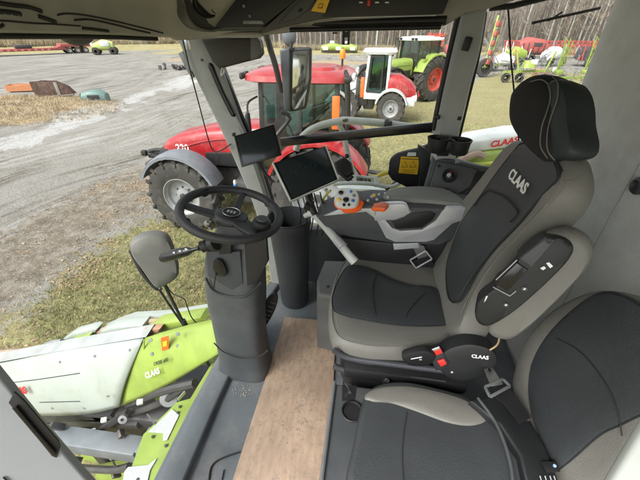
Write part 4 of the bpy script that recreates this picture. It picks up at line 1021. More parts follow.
# upper deck: folded covers, pipes
rowsA = [[at(x,y,Y=1.17)+V((0,0,dz)) for x,y in ((-60,372),(0,363),(50,353),(100,345),(144,338),(190,326),(240,315))] for dz in (0,.02)]
def deck(pts, Y0, Y1, mt, nm, dz=0, th=.05):
    a = [at(x,y,Y=Y0) for x,y in pts]; m = MB()
    m.rings([[p+V((0,0,dz)) for p in a], [p+V((0,Y1-Y0,dz+.01)) for p in a], [p+V((0,Y1-Y0,dz-th)) for p in a], [p+V((0,0,dz-th)) for p in a]], closed=False); return build(nm, m, mt, t)
deck(((-60,371),(0,362),(60,351),(110,343),(146,337)), 1.16, 1.26, mat('weathered_steel', (.36,.38,.38), .5, .2, dirt=(.25,.2,.15), damt=.6), 'deck_plate', .0)
m = MB(); m.tube([at(x,y,Y=1.35) for x,y in ((-60,366),(0,353),(28,351),(52,345),(66,341),(96,333),(122,325),(150,322),(188,318))], .026, 8, 4); build('pipe', m, mat('tan_pipe', (.30,.22,.16), .6, dirt=(.15,.13,.1)), t)
m = MB(); m.tube([at(x,y,Y=1.25) for x,y in ((-60,373),(0,358),(30,353),(60,346),(70,344))], .024, 8, 4); m.tube([at(x,y,Y=1.3) for x,y in ((36,350),(50,343),(62,341))], .018, 8, 3); m.ball(at(64,345,Y=1.25), .035, 2); m.ball(at(92,340,Y=1.25), .032, 2); m.ball(at(41,349,Y=1.25), .03, 2); build('pipe', m, M_gmetal, t)
def slab(pts, Y, d, mt, nm, bev=.01):
    m = MB(); m.prism([at(x,y,Y=Y) for x,y in pts], (0,d,0), bev); return build(nm, m, mt, t)
slab(((70,346),(71,341),(80,340),(88,337),(89,343)), 1.27, .1, M_lime2, 'fold_cover')
slab(((97,342),(100,332),(110,328),(142,326),(144,330),(108,334),(104,341)), 1.28, .1, M_hwhite, 'fold_cover')
slab(((106,339),(112,330),(140,328),(150,332),(138,336)), 1.3, .12, M_lime2, 'fold_cover')
slab(((60,342),(72,334),(92,329),(96,330),(94,336),(78,338),(66,344)), 1.32, .08, M_hwhite, 'fold_cover')
slab(((110,327),(128,321),(165,319),(205,313),(205,318),(168,324),(140,328)), 1.4, .1, M_hwhite, 'fold_cover')
slab(((146,330),(156,325),(200,318),(205,321),(178,328),(156,334)), 1.27, .1, M_lime2, 'fold_cover')
slab(((136,334),(144,330),(160,329),(158,334),(146,337)), 1.22, .05, mat('tan_cover', (.35,.2,.12), .6), 'fold_cover')
# underside: beams, pipes, discs, dark body
m = MB(); m.beam(at(44,413,Y=1.05), at(118,412,Y=1.05), .10, .09); m.beam((-2.6,1.25,1.05), (-.95,1.25,1.25), .5, .25, bev=.03); build('header_body', m, M_metal, t)
m = MB(); m.beam(at(55,437,Y=.86), at(142,450,Y=.86), .13, .13, bev=.01); m.box(at(148,447,Y=.85), (.02,.16,.22), bev=.004); build('cross_beam', m, mat('beam_grey', (.15,.165,.18), .5, .2, dirt=(.12,.11,.09)), t)
m = MB(); m.beam(at(84,440,Y=.93), at(128,412,Y=1.0), .035, .035); m.tube([at(70,424,Y=1.05), at(140,424,Y=1.0)], .03, 8); m.tube([at(128,404,Y=1.05), at(165,390,Y=1.0), at(195,383,Y=1.0)], .028, 8, 3); m.tube([at(130,414,Y=1.05), at(160,403,Y=1.0), at(186,386,Y=1.0)], .022, 8, 3); m.tube([at(60,466,Y=.9), at(110,470,Y=.85), at(130,466,Y=.85)], .03, 8, 3); build('hydraulic_pipe', m, M_metal, t)
m = MB(); m.lathe([(.03,-.01),(.03,.01),(.012,.012),(.010,-.01)], at(123,419,Y=.94), (.3,-.8,.5), 20); m.lathe([(.055,-.01),(.055,.012),(.02,.014)], at(169,398,Y=1.0), (.3,-.8,.5), 20); build('pivot_disc', m, M_gmetal, t)
m = MB()
for i in range(70):
    x = random.uniform(52, 175); y = random.uniform(404, 480)
    if x > 235-.25*y*1.0: continue
    Yv = random.uniform(.85,1.15)+(.3 if y < 424 else 0); p = at(x,y,Y=Yv)
    k = random.random()
    if k < .5: m.box(p, (random.uniform(.02,.09), random.uniform(.02,.06), random.uniform(.01,.06)), (random.random(),random.random(),random.random()), .003)
    elif k < .8: m.tube([p, p+V((random.uniform(-.1,.1),random.uniform(-.1,.1),random.uniform(-.1,.1))), p+V((random.uniform(-.2,.2),random.uniform(-.2,.2),random.uniform(-.1,.1)))], random.uniform(.006,.014), 6, 4)
    else: m.lathe([(.018,0),(.018,.02),(0,.022)], p, (random.uniform(-1,1),-1,random.random()), 10)
build('fittings', m, M_metal, t)['kind'] = 'stuff'
m = MB()
for x,y in ((82,433),(104,420),(93,431),(132,442),(96,444),(140,402),(76,443)): m.box(at(x,y,Y=.92), (.035,.03,.03), (.3,.2,.5), .003)
build('white_coupling', m, M_white, t)
m = MB()
for l, Y in ((((95,470),(130,462),(134,480),(120,500),(96,500)), .95), (((152,392),(170,384),(176,392),(156,404)), 1.15), (((60,418),(110,418),(112,424),(62,426)), 1.3), (((80,455),(140,456),(138,462),(84,464)), 1.1)):
    m.prism([at(x,y,Y=Y) for x,y in l], (0,.05,0), .01)
build('lime_bracket', m, M_lime, t)
m = MB(); m.box((-1.75,1.35,.75), (1.5,.7,.6), bev=.06); m.box((-1.3,.85,.6), (.5,.5,.25), bev=.04); build('intake_housing', m, mat('dark_green_metal', (.06,.075,.04), .6, dirt=(.14,.13,.1)), t)
m = MB()
for x in (-2.3, -1.1):
    m.box((x,1.2,.5), (.16,.3,.9), bev=.02)
build('support_leg', m, M_metal, t)
# ---- harvester body behind, seen through the quarter glass
t = part_group('engine_cover', (1.3,2.4,2.6), cab)
def R_(l, Y): return [at(x,y,Y=Y) for x,y in l]
m = MB(); m.prism(R_(((450,151),(472,141),(515,134),(620,131),(620,143),(520,147),(480,152),(455,156)), 2.4), (0,.25,0), .02, 3); build('white_cover', m, M_white, t)
m = MB(); m.prism(R_(((455,160),(480,153),(520,148),(620,145),(620,200),(455,200)), 2.38), (0,.3,0), .03, 3); build('lime_cover', m, M_lime2, t)
m = MB(); m.tube(R_(((470,164),(490,163),(520,160),(560,158)), 2.36), .012, 8, 3); build('cover_edge', m, mat('yellow_green', (.5,.55,.1), .4), t)
m = MB(); m.tube(R_(((455,163),(470,156),(478,154),(484,157)), 2.34), .025, 8, 4); build('brown_hose', m, mat('hose_tan', (.35,.26,.2), .6), t)
rd = at(517,140,Y=2.38)-at(490,145,Y=2.38)
text('brand_letters', 'CLAAS', .058, at(504,142.5,Y=2.385), rd, (0,0,1), M_rlet, t, bold=.002, shear=.2)
# tissue pack / bottle standing on the ledge by the pillar
t = thing('spray_bottle', at(236,188,Y=1.75), 'small white and blue bottle fixed outside by the right front pillar', 'bottle')
m = MB(); m.lathe([(.012,0),(.013,.03),(.010,.034)], at(236,189,Y=1.75), (0,0,1), 16); build('bottle_body', m, M_blue, t)
m = MB(); m.lathe([(.010,.034),(.011,.05),(.006,.06),(0,.062)], at(236,189,Y=1.75), (0,0,1), 16); build('bottle_cap', m, M_white, t)
# ================================================================== OUTSIDE
# ---- terrain
def fbm(x, y, s, o=4):
    v = 0; a = 1; t = 0
    for i in range(o):
        v = v+a*noise.noise(V((x*s, y*s, 3.7*i))); t += a; a *= .5; s *= 2.1
    return v/t
def sst(a, b, x):
    t = min(1, max(0, (x-a)/(b-a))); return t*t*(3-2*t)
def interp(x, xs, ys): return float(np.interp(x, xs, ys))
def mound(x, y):
    d = ((x+19.5)/6.5)**2+((y-15.5)/4.2)**2
    return max(0, 1-d)
def masks(x, y):
    n = fbm(x, y, .25); n2 = fbm(x+31, y-17, .9)
    # near lawn: x beyond a boundary that depends on y
    bx = interp(y, [-20,0,2.3,4.2,6.7,9.5,11,14,18,24,30,37], [-6,-5.6,-5.4,-5.3,-5.1,-4.4,-3.2,-2.2,-1.2,1.5,7.5,10])
    g = sst(-1.3, 1.5, (x-bx)+n*1.8+n2*.9)
    far = interp(x, [-5,0,4,8,12,40], [18,24,26,33,38,46])
    g *= 1-sst(-2, 2, y-far+n*3)
    r = math.hypot(x, y)
    # worn grass belt beyond the yard
    belt = sst(-1.5, 1.5, (y-(62+.12*x))+n*4) if x > -40 else sst(-1.5, 1.5, r-82+n*3)
    belt2 = sst(58, 64, r+n*4)*sst(30,24,abs(x+20))
    islands = max(0, 1-((x+5)/9)**2-((y-47)/3.5)**2) + max(0, 1-((x+27)/4.5)**2-((y-48)/3)**2)
    md = mound(x, y)
    straw = max(min(1, md*2.4+n*.3*(md>0)), sst(.2,.6,islands+n*.3)*.7)
    mud = sst(.9, 3.2, 3.2-abs((x-bx)+1.2+n*1.2))*(1-g)*(1 if y < 12 else 0)
    leaf = sst(.10,.45, n2+.25*n+ .35*math.exp(-((x+5.0)**2+(y-8.5)**2)/7.0) + .15*math.exp(-((x+6.5)**2+(y-3.5)**2)/5))*(1-sst(12,18,y))*sst(-9,-6.5,x)
    pd_ = abs(x-interp(y, [3,10.4,13,17,21,28,40], [-14.5,-14.3,-14.1,-14.7,-14.8,-16.2,-19])-n2*1.2-n*2.2)
    pale = sst(1.6, .1, pd_)*(.5+.5*min(1,max(0,.5+n2*2+n)))*sst(4, 8, y)*sst(42, 34, y) if y > 3 else 0
    return g, max(belt, 0), min(1, straw)*(1-pale), mud, leaf, pale
def height(x, y):
    h = .10*fbm(x, y, .12, 3)*sst(8, 30, math.hypot(x, y))
    h += mound(x, y)**.8*.35*(1+.5*fbm(x, y, .9, 2))
    r = math.hypot(x, y)
    if r > 88: h += (r-88)*.05
    if r < 16: h += .035*fbm(x, y, 1.3, 3)-.01
    return h
az0 = math.radians(9)
NA = 620; rs = [1.2]
while rs[-1] < 12: rs.append(rs[-1]*1.014+.02)
while rs[-1] < 420: rs.append(rs[-1]*1.035)
front = np.linspace(-70, 66, 430); back = np.linspace(66, 290, 60)[1:-1]
azs = np.radians(np.concatenate([front, back])); NA = len(azs)
verts = []; A = [[], [], [], [], [], []]
for r in rs:
    for a in azs:
        x = r*math.sin(a); y = r*math.cos(a)
        verts.append((x, y, height(x, y)))
        mk = masks(x, y)
        for k in range(6): A[k].append(mk[k])
faces = []
for i in range(len(rs)-1):
    for j in range(NA):
        a = i*NA+j; b = i*NA+(j+1) % NA
        faces.append((a, b, b+NA, a+NA))
c0 = len(verts); verts.append((0, 0, 0)); 
for k in range(6): A[k].append(0)
for j in range(NA): faces.append((c0, (j+1) % NA, j))
me = bpy.data.meshes.new('ground'); me.from_pydata(verts, [], faces); me.update()
for nm, d in zip(('grass','belt','straw','mud','leaf','pale'), A):
    at_ = me.attributes.new(nm, 'FLOAT', 'POINT'); at_.data.foreach_set('value', np.array(d, dtype=np.float32))
me.shade_smooth()
gm = bpy.data.materials.new('ground_mat'); gm.use_nodes = True
nt = gm.node_tree; N = nt.nodes; L = nt.links; b = N['Principled BSDF']; b.inputs['Roughness'].default_value = .9; b.inputs['Specular IOR Level'].default_value = .3
geo = N.new('ShaderNodeNewGeometry')
def nz(scale, detail=6, rough=.6, vec=None, dist=0):
    n = N.new('ShaderNodeTexNoise'); n.inputs['Scale'].default_value = scale; n.inputs['Detail'].default_value = detail; n.inputs['Roughness'].default_value = rough; n.inputs['Distortion'].default_value = dist
    L.new(vec if vec is not None else geo.outputs['Position'], n.inputs['Vector']); return n.outputs['Fac']
def ramp(f, els):
    r = N.new('ShaderNodeValToRGB')
    while len(r.color_ramp.elements) < len(els): r.color_ramp.elements.new(.5)
    for e, (p, c) in zip(r.color_ramp.elements, els): e.position = p; e.color = (c if len(c) == 4 else tuple(c)+(1,))
    L.new(f, r.inputs['Fac']); return r.outputs['Color']
def mix(f, a, c, mode='MIX'):
    m = N.new('ShaderNodeMixRGB'); m.blend_type = mode
    if isinstance(f, float): m.inputs['Fac'].default_value = f
    else: L.new(f, m.inputs['Fac'])
    L.new(a, m.inputs['Color1']); L.new(c, m.inputs['Color2']); return m.outputs['Color']
def attr(n):
    a = N.new('ShaderNodeAttribute'); a.attribute_name = n; return a.outputs['Fac']
def mth(op, a, b_):
    m = N.new('ShaderNodeMath'); m.operation = op
    for i, v in enumerate((a, b_)):
        if isinstance(v, float): m.inputs[i].default_value = v
        else: L.new(v, m.inputs[i])
    return m.outputs[0]
# wheel tracks: noise stretched along the direction people drive (towards far left and away)
def stretched(rot, sx, sy):
    mp = N.new('ShaderNodeMapping'); mp.inputs['Rotation'].default_value = (0, 0, math.radians(rot)); mp.inputs['Scale'].default_value = (sx, sy, 1)
    m0 = N.new('ShaderNodeMapping'); m0.inputs['Rotation'].default_value = (0, 0, math.radians(rot)); mp.inputs['Rotation'].default_value = (0, 0, 0)
    wv_ = N.new('ShaderNodeTexNoise'); wv_.inputs['Scale'].default_value = .06; wv_.inputs['Detail'].default_value = 2; L.new(geo.outputs['Position'], wv_.inputs['Vector'])
    va = N.new('ShaderNodeVectorMath'); va.operation = 'MULTIPLY_ADD'; va.inputs[1].default_value = (9,9,0); L.new(wv_.outputs['Color'], va.inputs[0]); L.new(geo.outputs['Position'], va.inputs[2])
    L.new(va.outputs[0], m0.inputs['Vector']); L.new(m0.outputs[0], mp.inputs['Vector']); return mp.outputs[0]
G1 = (.285,.27,.245); G0 = (.13,.115,.097); G2 = (.41,.40,.38)
tr1 = nz(1, 5, .6, stretched(-84, .16, 2.6), .3); tr2 = nz(1, 6, .65, stretched(-98, .08, .8), .6); tr3 = nz(1, 4, .55, stretched(-76, .25, 5.5), .4)
fine = nz(22, 8, .7); peb = nz(75, 4, .7); big = nz(.35, 4, .55)
tr = mth('ADD', mth('ADD', mth('MULTIPLY', tr1, .4), mth('MULTIPLY', tr2, .35)), mth('MULTIPLY', tr3, .25))
gravel = ramp(tr, [(.40,G0),(.48,G1),(.53,G1),(.62,G2)])
gravel = mix(.55, gravel, ramp(fine, [(.3,(.45,.44,.42)),(.5,(.8,.8,.8)),(.7,(1.2,1.2,1.2))]), 'MULTIPLY')
gravel = mix(.5, gravel, ramp(peb, [(.35,(.45,.45,.43)),(.55,(1,1,1)),(.72,(1.5,1.5,1.5))]), 'MULTIPLY')
gravel = mix(.45, gravel, ramp(big, [(.35,(.72,.70,.66)),(.62,(1.15,1.15,1.17))]), 'MULTIPLY')
mudc = ramp(nz(3.5, 8, .75), [(.3,(.09,.07,.05)),(.5,(.19,.16,.125)),(.68,(.32,.29,.25))])
mudc = mix(.6, mudc, ramp(peb, [(.35,(.5,.48,.42)),(.55,(1,1,1)),(.72,(1.4,1.4,1.4))]), 'MULTIPLY')
grs = ramp(nz(9, 8, .75), [(.3,(.13,.105,.065)),(.45,(.225,.195,.11)),(.6,(.30,.28,.14)),(.75,(.42,.37,.25))])
grs = mix(.5, grs, ramp(nz(.7, 4, .6), [(.35,(.85,.78,.62)),(.65,(1.05,1.15,.9))]), 'MULTIPLY')
strw = ramp(nz(6, 8, .8), [(.3,(.20,.14,.09)),(.5,(.30,.235,.15)),(.7,(.42,.36,.25))])
beltc = ramp(nz(1.1, 7, .7), [(.3,(.17,.14,.07)),(.5,(.30,.26,.13)),(.7,(.38,.35,.17))])
leafc = ramp(nz(30, 4, .7), [(.3,(.17,.11,.06)),(.6,(.34,.23,.13)),(.75,(.48,.36,.23))])
edge = nz(5, 7, .75)
def em(a, w=.5):
    v = mth('ADD', a, mth('MULTIPLY', mth('SUBTRACT', edge, .5), w*2))
    mr = N.new('ShaderNodeMapRange'); mr.inputs['From Min'].default_value = .38; mr.inputs['From Max'].default_value = .62; L.new(v, mr.inputs['Value']); return mr.outputs['Result']
wetp = N.new('ShaderNodeMapRange'); wetp.inputs['From Min'].default_value = .52; wetp.inputs['From Max'].default_value = .66; L.new(nz(.8, 9, .72), wetp.inputs['Value'])
rgb_ = N.new('ShaderNodeRGB'); rgb_.outputs[0].default_value = (.62,.57,.5,1)
gravel = mix(mth('MULTIPLY', wetp.outputs['Result'], .8), gravel, mix(1.0, gravel, rgb_.outputs[0], 'MULTIPLY'))
colr = mix(em(attr('mud'), 1.3), gravel, mudc)
colr = mix(em(attr('grass'), 1.1), colr, grs)
colr = mix(em(attr('belt'), .3), colr, beltc)
colr = mix(em(attr('straw'), .5), colr, strw)
lm = mth('MULTIPLY', em(attr('leaf'), 1.2), mth('GREATER_THAN', nz(14, 5, .7), .5))
colr = mix(mth('MULTIPLY', lm, .5), colr, leafc)
pl_ = N.new('ShaderNodeRGB'); pl_.outputs[0].default_value = (.5,.5,.5,1)
colr = mix(mth('MULTIPLY', em(attr('pale'), 1.0), .5), colr, pl_.outputs[0])
L.new(colr, b.inputs['Base Color'])
bp = N.new('ShaderNodeBump'); bp.inputs['Strength'].default_value = 1.0; bp.inputs['Distance'].default_value = .09
L.new(mth('ADD', mth('MULTIPLY', nz(7, 8, .7), .7), mth('MULTIPLY', tr1, .5)), bp.inputs['Height']); L.new(bp.outputs[0], b.inputs['Normal'])
me.materials.append(gm)
go = bpy.data.objects.new('ground', me); col.objects.link(go); go['kind'] = 'structure'

# ---- grass blades and fallen leaves (stuff)
def scatter(name, count, rmin, rmax, az_a, az_b, accept, shape, m, label, cat):
    vs = []; fs = []
    n = 0; tries = 0
    while n < count and tries < count*14:
        tries += 1
        r = rmin*(rmax/rmin)**random.random(); a = math.radians(random.uniform(az_a, az_b))
        x = r*math.sin(a); y = r*math.cos(a)
        if not accept(x, y): continue
        n += 1
        k = len(vs); vv, ff = shape(x, y, height(x, y), r)
        vs += vv; fs += [tuple(q+k for q in f) for f in ff]
    me = bpy.data.meshes.new(name); me.from_pydata(vs, [], fs); me.update(); me.materials.append(m)
    o = bpy.data.objects.new(name, me); col.objects.link(o); return tag(o, label, cat, kind='stuff')
def blade(x, y, z, r):
    s = 1+r/14
    vv = []; ff = []
    for q in range(3):
        h = random.uniform(.02,.065)*min(1.6, s); w = .0035*s; a = random.uniform(0, 2*PI); ca, sa = math.cos(a), math.sin(a)
        x1 = x+random.gauss(0,.02); y1 = y+random.gauss(0,.02); lx = random.gauss(0,.6)*h; ly = random.gauss(0,.6)*h
        k = len(vv); vv += [(x1-ca*w,y1-sa*w,z-.005),(x1+ca*w,y1+sa*w,z-.005),(x1+lx,y1+ly,z+h)]; ff.append((k,k+1,k+2))
    return vv, ff
def leafq(x, y, z, r):
    s = random.uniform(.010,.024)*(1+r/16); a = random.uniform(0, 2*PI); ca, sa = math.cos(a)*s, math.sin(a)*s; h = z+random.uniform(.005,.03)
    t1 = random.uniform(-.4,.4)*s; return [(x-ca,y-sa,h),(x+sa*.6,y-ca*.6,h+t1),(x+ca,y+sa,h+.3*s),(x-sa*.6,y+ca*.6,h-t1)], [(0,1,2,3)]
M_gr = mat('grass_blade', (.20,.22,.09), .8, var=.45, vscale=2.0)
M_dry = mat('dry_grass', (.34,.28,.16), .85, var=.35, vscale=3)
M_leaf = mat('fallen_leaf', (.30,.21,.13), .85, var=.5, vscale=6)
M_stone = mat('pebble', (.26,.245,.22), .9, var=.35, vscale=4)
scatter('grass', 42000, 3.0, 17, -62, 40, lambda x, y: masks(x,y)[0] > .3+random.random()*.5, blade, M_gr, 'short green grass over the near ground', 'grass')
scatter('dry_grass', 9000, 3.0, 20, -68, 20, lambda x, y: (lambda k: k[0] > random.random()*1.2 or k[2] > .3)(masks(x,y)), blade, M_dry, 'dry tan grass stems among the green grass', 'grass')
scatter('fallen_leaves', 5500, 3.2, 15, -66, 10, lambda x, y: masks(x,y)[4]*.9+.12*masks(x,y)[0] > random.random() and random.random() < .6, leafq, M_leaf, 'brown fallen leaves on the mud and grass edge', 'leaves')
def peb_(x, y, z, r):
    s = random.uniform(.005,.014)*(1+r/14); v = [(x-s,y,z),(x,y-s*.8,z),(x+s,y,z),(x,y+s*.8,z),(x,y,z+s*.6)]; return v, [(0,1,4),(1,2,4),(2,3,4),(3,0,4)]
scatter('gravel_stones', 12000, 3.5, 30, -70, -5, lambda x, y: masks(x,y)[0] < .5, peb_, M_stone, 'loose pale stones over the gravel yard', 'gravel')

def tuft(x, y, z, r):
    vv = []; ff = []
    for q in range(4):
        h = random.uniform(.04,.17); w = .012; a = random.uniform(0, 2*PI); ca, sa = math.cos(a), math.sin(a); x1 = x+random.gauss(0,.06); y1 = y+random.gauss(0,.06); lx = random.gauss(0,.8)*h; ly = random.gauss(0,.8)*h
        k = len(vv); vv += [(x1-ca*w,y1-sa*w,z-.02),(x1+ca*w,y1+sa*w,z-.02),(x1+lx,y1+ly,z+h)]; ff.append((k,k+1,k+2))
    return vv, ff
M_straw = mat('straw_stem', (.36,.28,.17), .9, var=.45, vscale=1.2)
scatter('straw', 3800, 13, 36, -66, -30, lambda x, y: mound(x,y) > .02+random.random()*.15, tuft, M_straw, 'loose tan straw covering the low mound by the scrap', 'straw')
# ---- vehicles
def wheel(name, parent, c, R, w, rimr, mrim, side=1, lugs=18, loc=True, lugm=M_tyre):
    """wheel in parent's local space, axle along local y; side=+1 outer face towards +y"""
    o = bpy.data.objects.new(name, None); col.objects.link(o); o.parent = parent; o.location = c; o.empty_display_size = .05
    s = side
    m = MB(); hw = w/2
    m.lathe([(rimr,-hw*.82),(rimr+.03,-hw*.9),((R+rimr)/2,-hw*1.02),(R*.93,-hw*.92),(R*.965,-hw*.7),(R*.975,0),(R*.965,hw*.7),(R*.93,hw*.92),((R+rimr)/2,hw*1.02),(rimr+.03,hw*.9),(rimr,hw*.82)], (0,0,0), (0,1,0), 48)
    for i in range(lugs):
        for sd in (-1, 1):
            a = 2*PI*(i+(.5 if sd > 0 else 0))/lugs; da = .17*sd*0+.5*w/R
            p0 = V((math.cos(a)*R*.985, sd*hw*.08, math.sin(a)*R*.985)); p1 = V((math.cos(a+da*.8)*R*.95, sd*hw*.95, math.sin(a+da*.8)*R*.95))
            m.beam(p0*1.012, p1*1.02, R*.085, R*.085, p0.normalized(), .004)
            p2 = V((math.cos(a+da*.85)*R*.86, sd*hw*1.02, math.sin(a+da*.85)*R*.86)); m.beam(p1, p2, R*.045, R*.05, (0,1,0))
    build('tyre', m, M_tyre, o, world=False)
    m = MB()
    m.lathe([(rimr*.99,-s*hw*.8),(rimr*1.01,s*hw*.72),(rimr*1.04,s*hw*.84),(rimr*.98,s*hw*.85),(rimr*.93,s*hw*.66),(rimr*.86,s*hw*.6),(rimr*.82,s*hw*.35),(rimr*.5,s*hw*.25),(rimr*.42,s*hw*.3),(rimr*.38,s*hw*.5),(rimr*.2,s*hw*.55),(.0,s*hw*.55)], (0,0,0), (0,1,0), 40)
    build('rim', m, mrim, o, world=False)
    m = MB()
    for i in range(8):
        a = 2*PI*i/8; m.lathe([(R*.025,0),(R*.025,s*R*.03),(0,s*R*.035)], (math.cos(a)*rimr*.45, s*hw*.28, math.sin(a)*rimr*.45), (0,1,0), 8)
    m.lathe([(rimr*.16,s*hw*.5),(rimr*.15,s*hw*.68),(0,s*hw*.7)], (0,0,0), (0,1,0), 16)
    build('hub', m, M_metal, o, world=False)
    return o
def fender(R, w, a0, a1, cx, cz, y, th=.03, n=14):
    m = MB(); rows = []
    for i in range(n+1):
        a = a0+(a1-a0)*i/n; ca, sa = math.cos(a), math.sin(a); rr = R
        rows.append([V((cx+ca*r_, yy, cz+sa*r_)) for r_, yy in ((rr-.05,y-w/2),(rr,y-w/2),(rr+.025,y-w*.3),(rr+.03,y),(rr+.025,y+w*.3),(rr,y+w/2),(rr-.05,y+w/2),(rr-.02,y+w*.44),(rr-.015,y),(rr-.02,y-w*.44))])
    m.rings(rows); return m
def lb(parent, name, m, mt, **k): return build(name, m, mt, parent, world=False, **k)
def tractor(label, loc, rz, cb, crim, croof, cfend, rR=.95, fR=.72, hood_l=2.0, detail=True, group=None):
    t = thing('farm_tractor', loc, label, 'tractor', rz, group)
    wb = 2.85
    for sd in (-1, 1):
        wheel('rear_wheel', t, (0, sd*.95, rR), rR, .62, rR*.52, crim, sd)
        wheel('front_wheel', t, (wb, sd*.93, fR), fR, .50, fR*.52, crim, sd, 16)
        lb(t, 'front_fender', fender(fR+.10, .5, math.radians(25), math.radians(160), wb, fR, sd*.95), M_fendg if cfend is None else cfend)
        lb(t, 'rear_fender', fender(rR+.09, .62, math.radians(20), math.radians(150), 0, rR, sd*.93), cb)
    # chassis
    m = MB(); m.box((1.3,0,.85), (3.1,.45,.45), bev=.05); m.box((0,0,.95), (.7,1.3,.4), bev=.06); m.box((wb,0,.72), (.3,1.4,.25), bev=.05); m.box((1.45,.5,.75), (.8,.45,.5), bev=.08); m.box((1.45,-.5,.75), (.8,.45,.5), bev=.08); m.box((wb+1.0,0,.95), (.5,.7,.35), bev=.05); lb(t, 'chassis', m, M_metal)
    # hood
    def hs(x, w, z0, z1): return (V((x,0,(z0+z1)/2)), V((0,w/2,0)), V((0,0,(z1-z0)/2)))
    m = MB(); m.loft([hs(1.0,.92,1.15,2.02), hs(1.6,.92,1.12,1.99), hs(2.4,.88,1.12,1.90), hs(3.1,.82,1.12,1.76), hs(3.42,.76,1.12,1.62), hs(3.55,.66,1.14,1.48)], 8, 4.5); h = lb(t, 'hood', m, cb)
    m = MB(); m.loft([hs(3.40,.80,1.0,1.56), hs(3.62,.72,1.02,1.45), hs(3.70,.6,1.05,1.36)], 8, 4); lb(t, 'front_grille', m, M_black)
    for sd in (-1, 1):
        m = MB(); m.loft([(V((1.15,sd*.455,1.35)), V((0,.02,0)), V((0,0,.17))), (V((2.5,sd*.44,1.32)), V((0,.02,0)), V((0,0,.13)))], 4, 5); lb(t, 'side_grille', m, M_black)
        m = MB(); m.box((3.58,sd*.24,1.36), (.06,.18,.10), bev=.02); lb(t, 'headlight', m, M_lamp)
        m = MB(); m.tube([(1.2,sd*.465,1.75),(2.2,sd*.455,1.72),(3.0,sd*.42,1.52),(3.35,sd*.40,1.35)], .014, 6, 5); lb(t, 'hood_crease', m, M_black if not detail else cb)
    # cab
    def pil(a, b_, w=.07): mm = MB(); mm.beam(a, b_, w, w, (0,1,0), .01); return mm
    corners = [(.98,.62),(.98,-.62),(-.55,.72),(-.55,-.72)]
    m = MB()
    for x, y in corners: m.beam((x,y,1.2), (x-.10 if x > 0 else x+.05,y*.95,2.78), .08, .08, (0,1,0), .01)
    for y in (.76,-.76): m.beam((.15,y,1.2), (.15,y*.92,2.78), .06, .06, (0,1,0), .01); m.beam((.98,y*.82,1.2), (-.55,y*.95,1.25), .1, .1)
    m.beam((.98,.62,1.2), (.98,-.62,1.2), .1, .12); m.beam((-.55,.72,1.3), (-.55,-.72,1.3), .1, .12); lb(t, 'cab_frame', m, M_black)
    for sd in (-1, 1):
        m = MB(); m.face([(.96,sd*.66,1.22),(.16,sd*.77,1.22),(.16,sd*.72,2.76),(.88,sd*.62,2.76)]); lb(t, 'side_window', m, M_vglass)
        m = MB(); m.face([(.14,sd*.77,1.5),(-.53,sd*.73,1.5),(-.50,sd*.70,2.76),(.14,sd*.72,2.76)]); lb(t, 'side_window', m, M_vglass)
    m = MB(); m.face([(1.0,.6,1.25),(1.0,-.6,1.25),(.9,-.57,2.76),(.9,.57,2.76)]); lb(t, 'windscreen', m, M_vglass)
    m = MB(); m.face([(-.57,.7,1.5),(-.57,-.7,1.5),(-.52,-.67,2.76),(-.52,.67,2.76)]); lb(t, 'rear_window', m, M_vglass)
    m = MB(); m.loft([(V((.22,0,2.77)), V((.88,0,0)), V((0,.78,0))), (V((.22,0,2.80)), V((.98,0,0)), V((0,.86,0))), (V((.22,0,2.88)), V((.96,0,0)), V((0,.84,0))), (V((.22,0,2.94)), V((.82,0,0)), V((0,.70,0)))], 8, 5); rf = lb(t, 'roof', m, croof)
    m = MB(); m.loft([(V((.1,0,2.93)), V((.55,0,0)), V((0,.5,0))), (V((.1,0,2.98)), V((.5,0,0)), V((0,.45,0)))], 8, 4); lb(rf, 'roof_hatch', m, croof)
    for y in (.62,.40,-.40,-.62):
        m = MB(); m.box((1.2,y,2.86), (.06,.16,.10), bev=.02); lb(rf, 'work_light', m, M_black)
        m = MB(); m.box((-.76,y,2.86), (.06,.16,.10), bev=.02); lb(rf, 'work_light', m, M_lamp)
    # interior
    m = MB(); m.box((.05,0,1.45), (.5,.5,.14), bev=.05); m.box((-.2,0,1.8), (.14,.48,.65), (0,-.1,0), bev=.05); m.box((.05,-.38,1.68), (.6,.16,.12), bev=.04); m.box((.3,0,1.2), (1.2,1.2,.1)); lb(t, 'driver_seat', m, M_blkfab)
    m = MB(); m.tube([(.72,0,1.2),(.6,0,1.75)], .06, 10); m.tube([V((.56,0,1.8))+V((math.cos(q*.3927)*.08, math.sin(q*.3927)*.19, math.cos(q*.3927)*.17)) for q in range(16)], .018, 8, closed=True); lb(t, 'steering_wheel', m, M_black)
    # mirrors, steps, exhaust
    for sd in (-1, 1):
        m = MB(); m.tube([(.95,sd*.66,2.55),(1.02,sd*.95,2.5),(1.0,sd*1.08,2.35)], .018, 6, 4); ma = lb(t, 'mirror_arm', m, M_black)
        m = MB(); m.box((1.0,sd*1.10,2.2), (.07,.2,.34), (0,0,sd*.2), .03); lb(ma, 'mirror', m, M_black)
    m = MB(); m.tube([(1.08,-.62,1.3),(1.08,-.66,2.0),(1.08,-.66,2.7),(1.05,-.66,2.85)], [.07,.085,.05,.05], 12, 3); lb(t, 'exhaust', m, M_metal)
    m = MB()
    for z in (.45,.75,1.05): m.box((.75+.1*(1.05-z),.95,z), (.4,.28,.04), bev=.005)
    m.beam((.95,.98,.4), (.9,.92,1.1), .03, .2); lb(t, 'step', m, M_black)
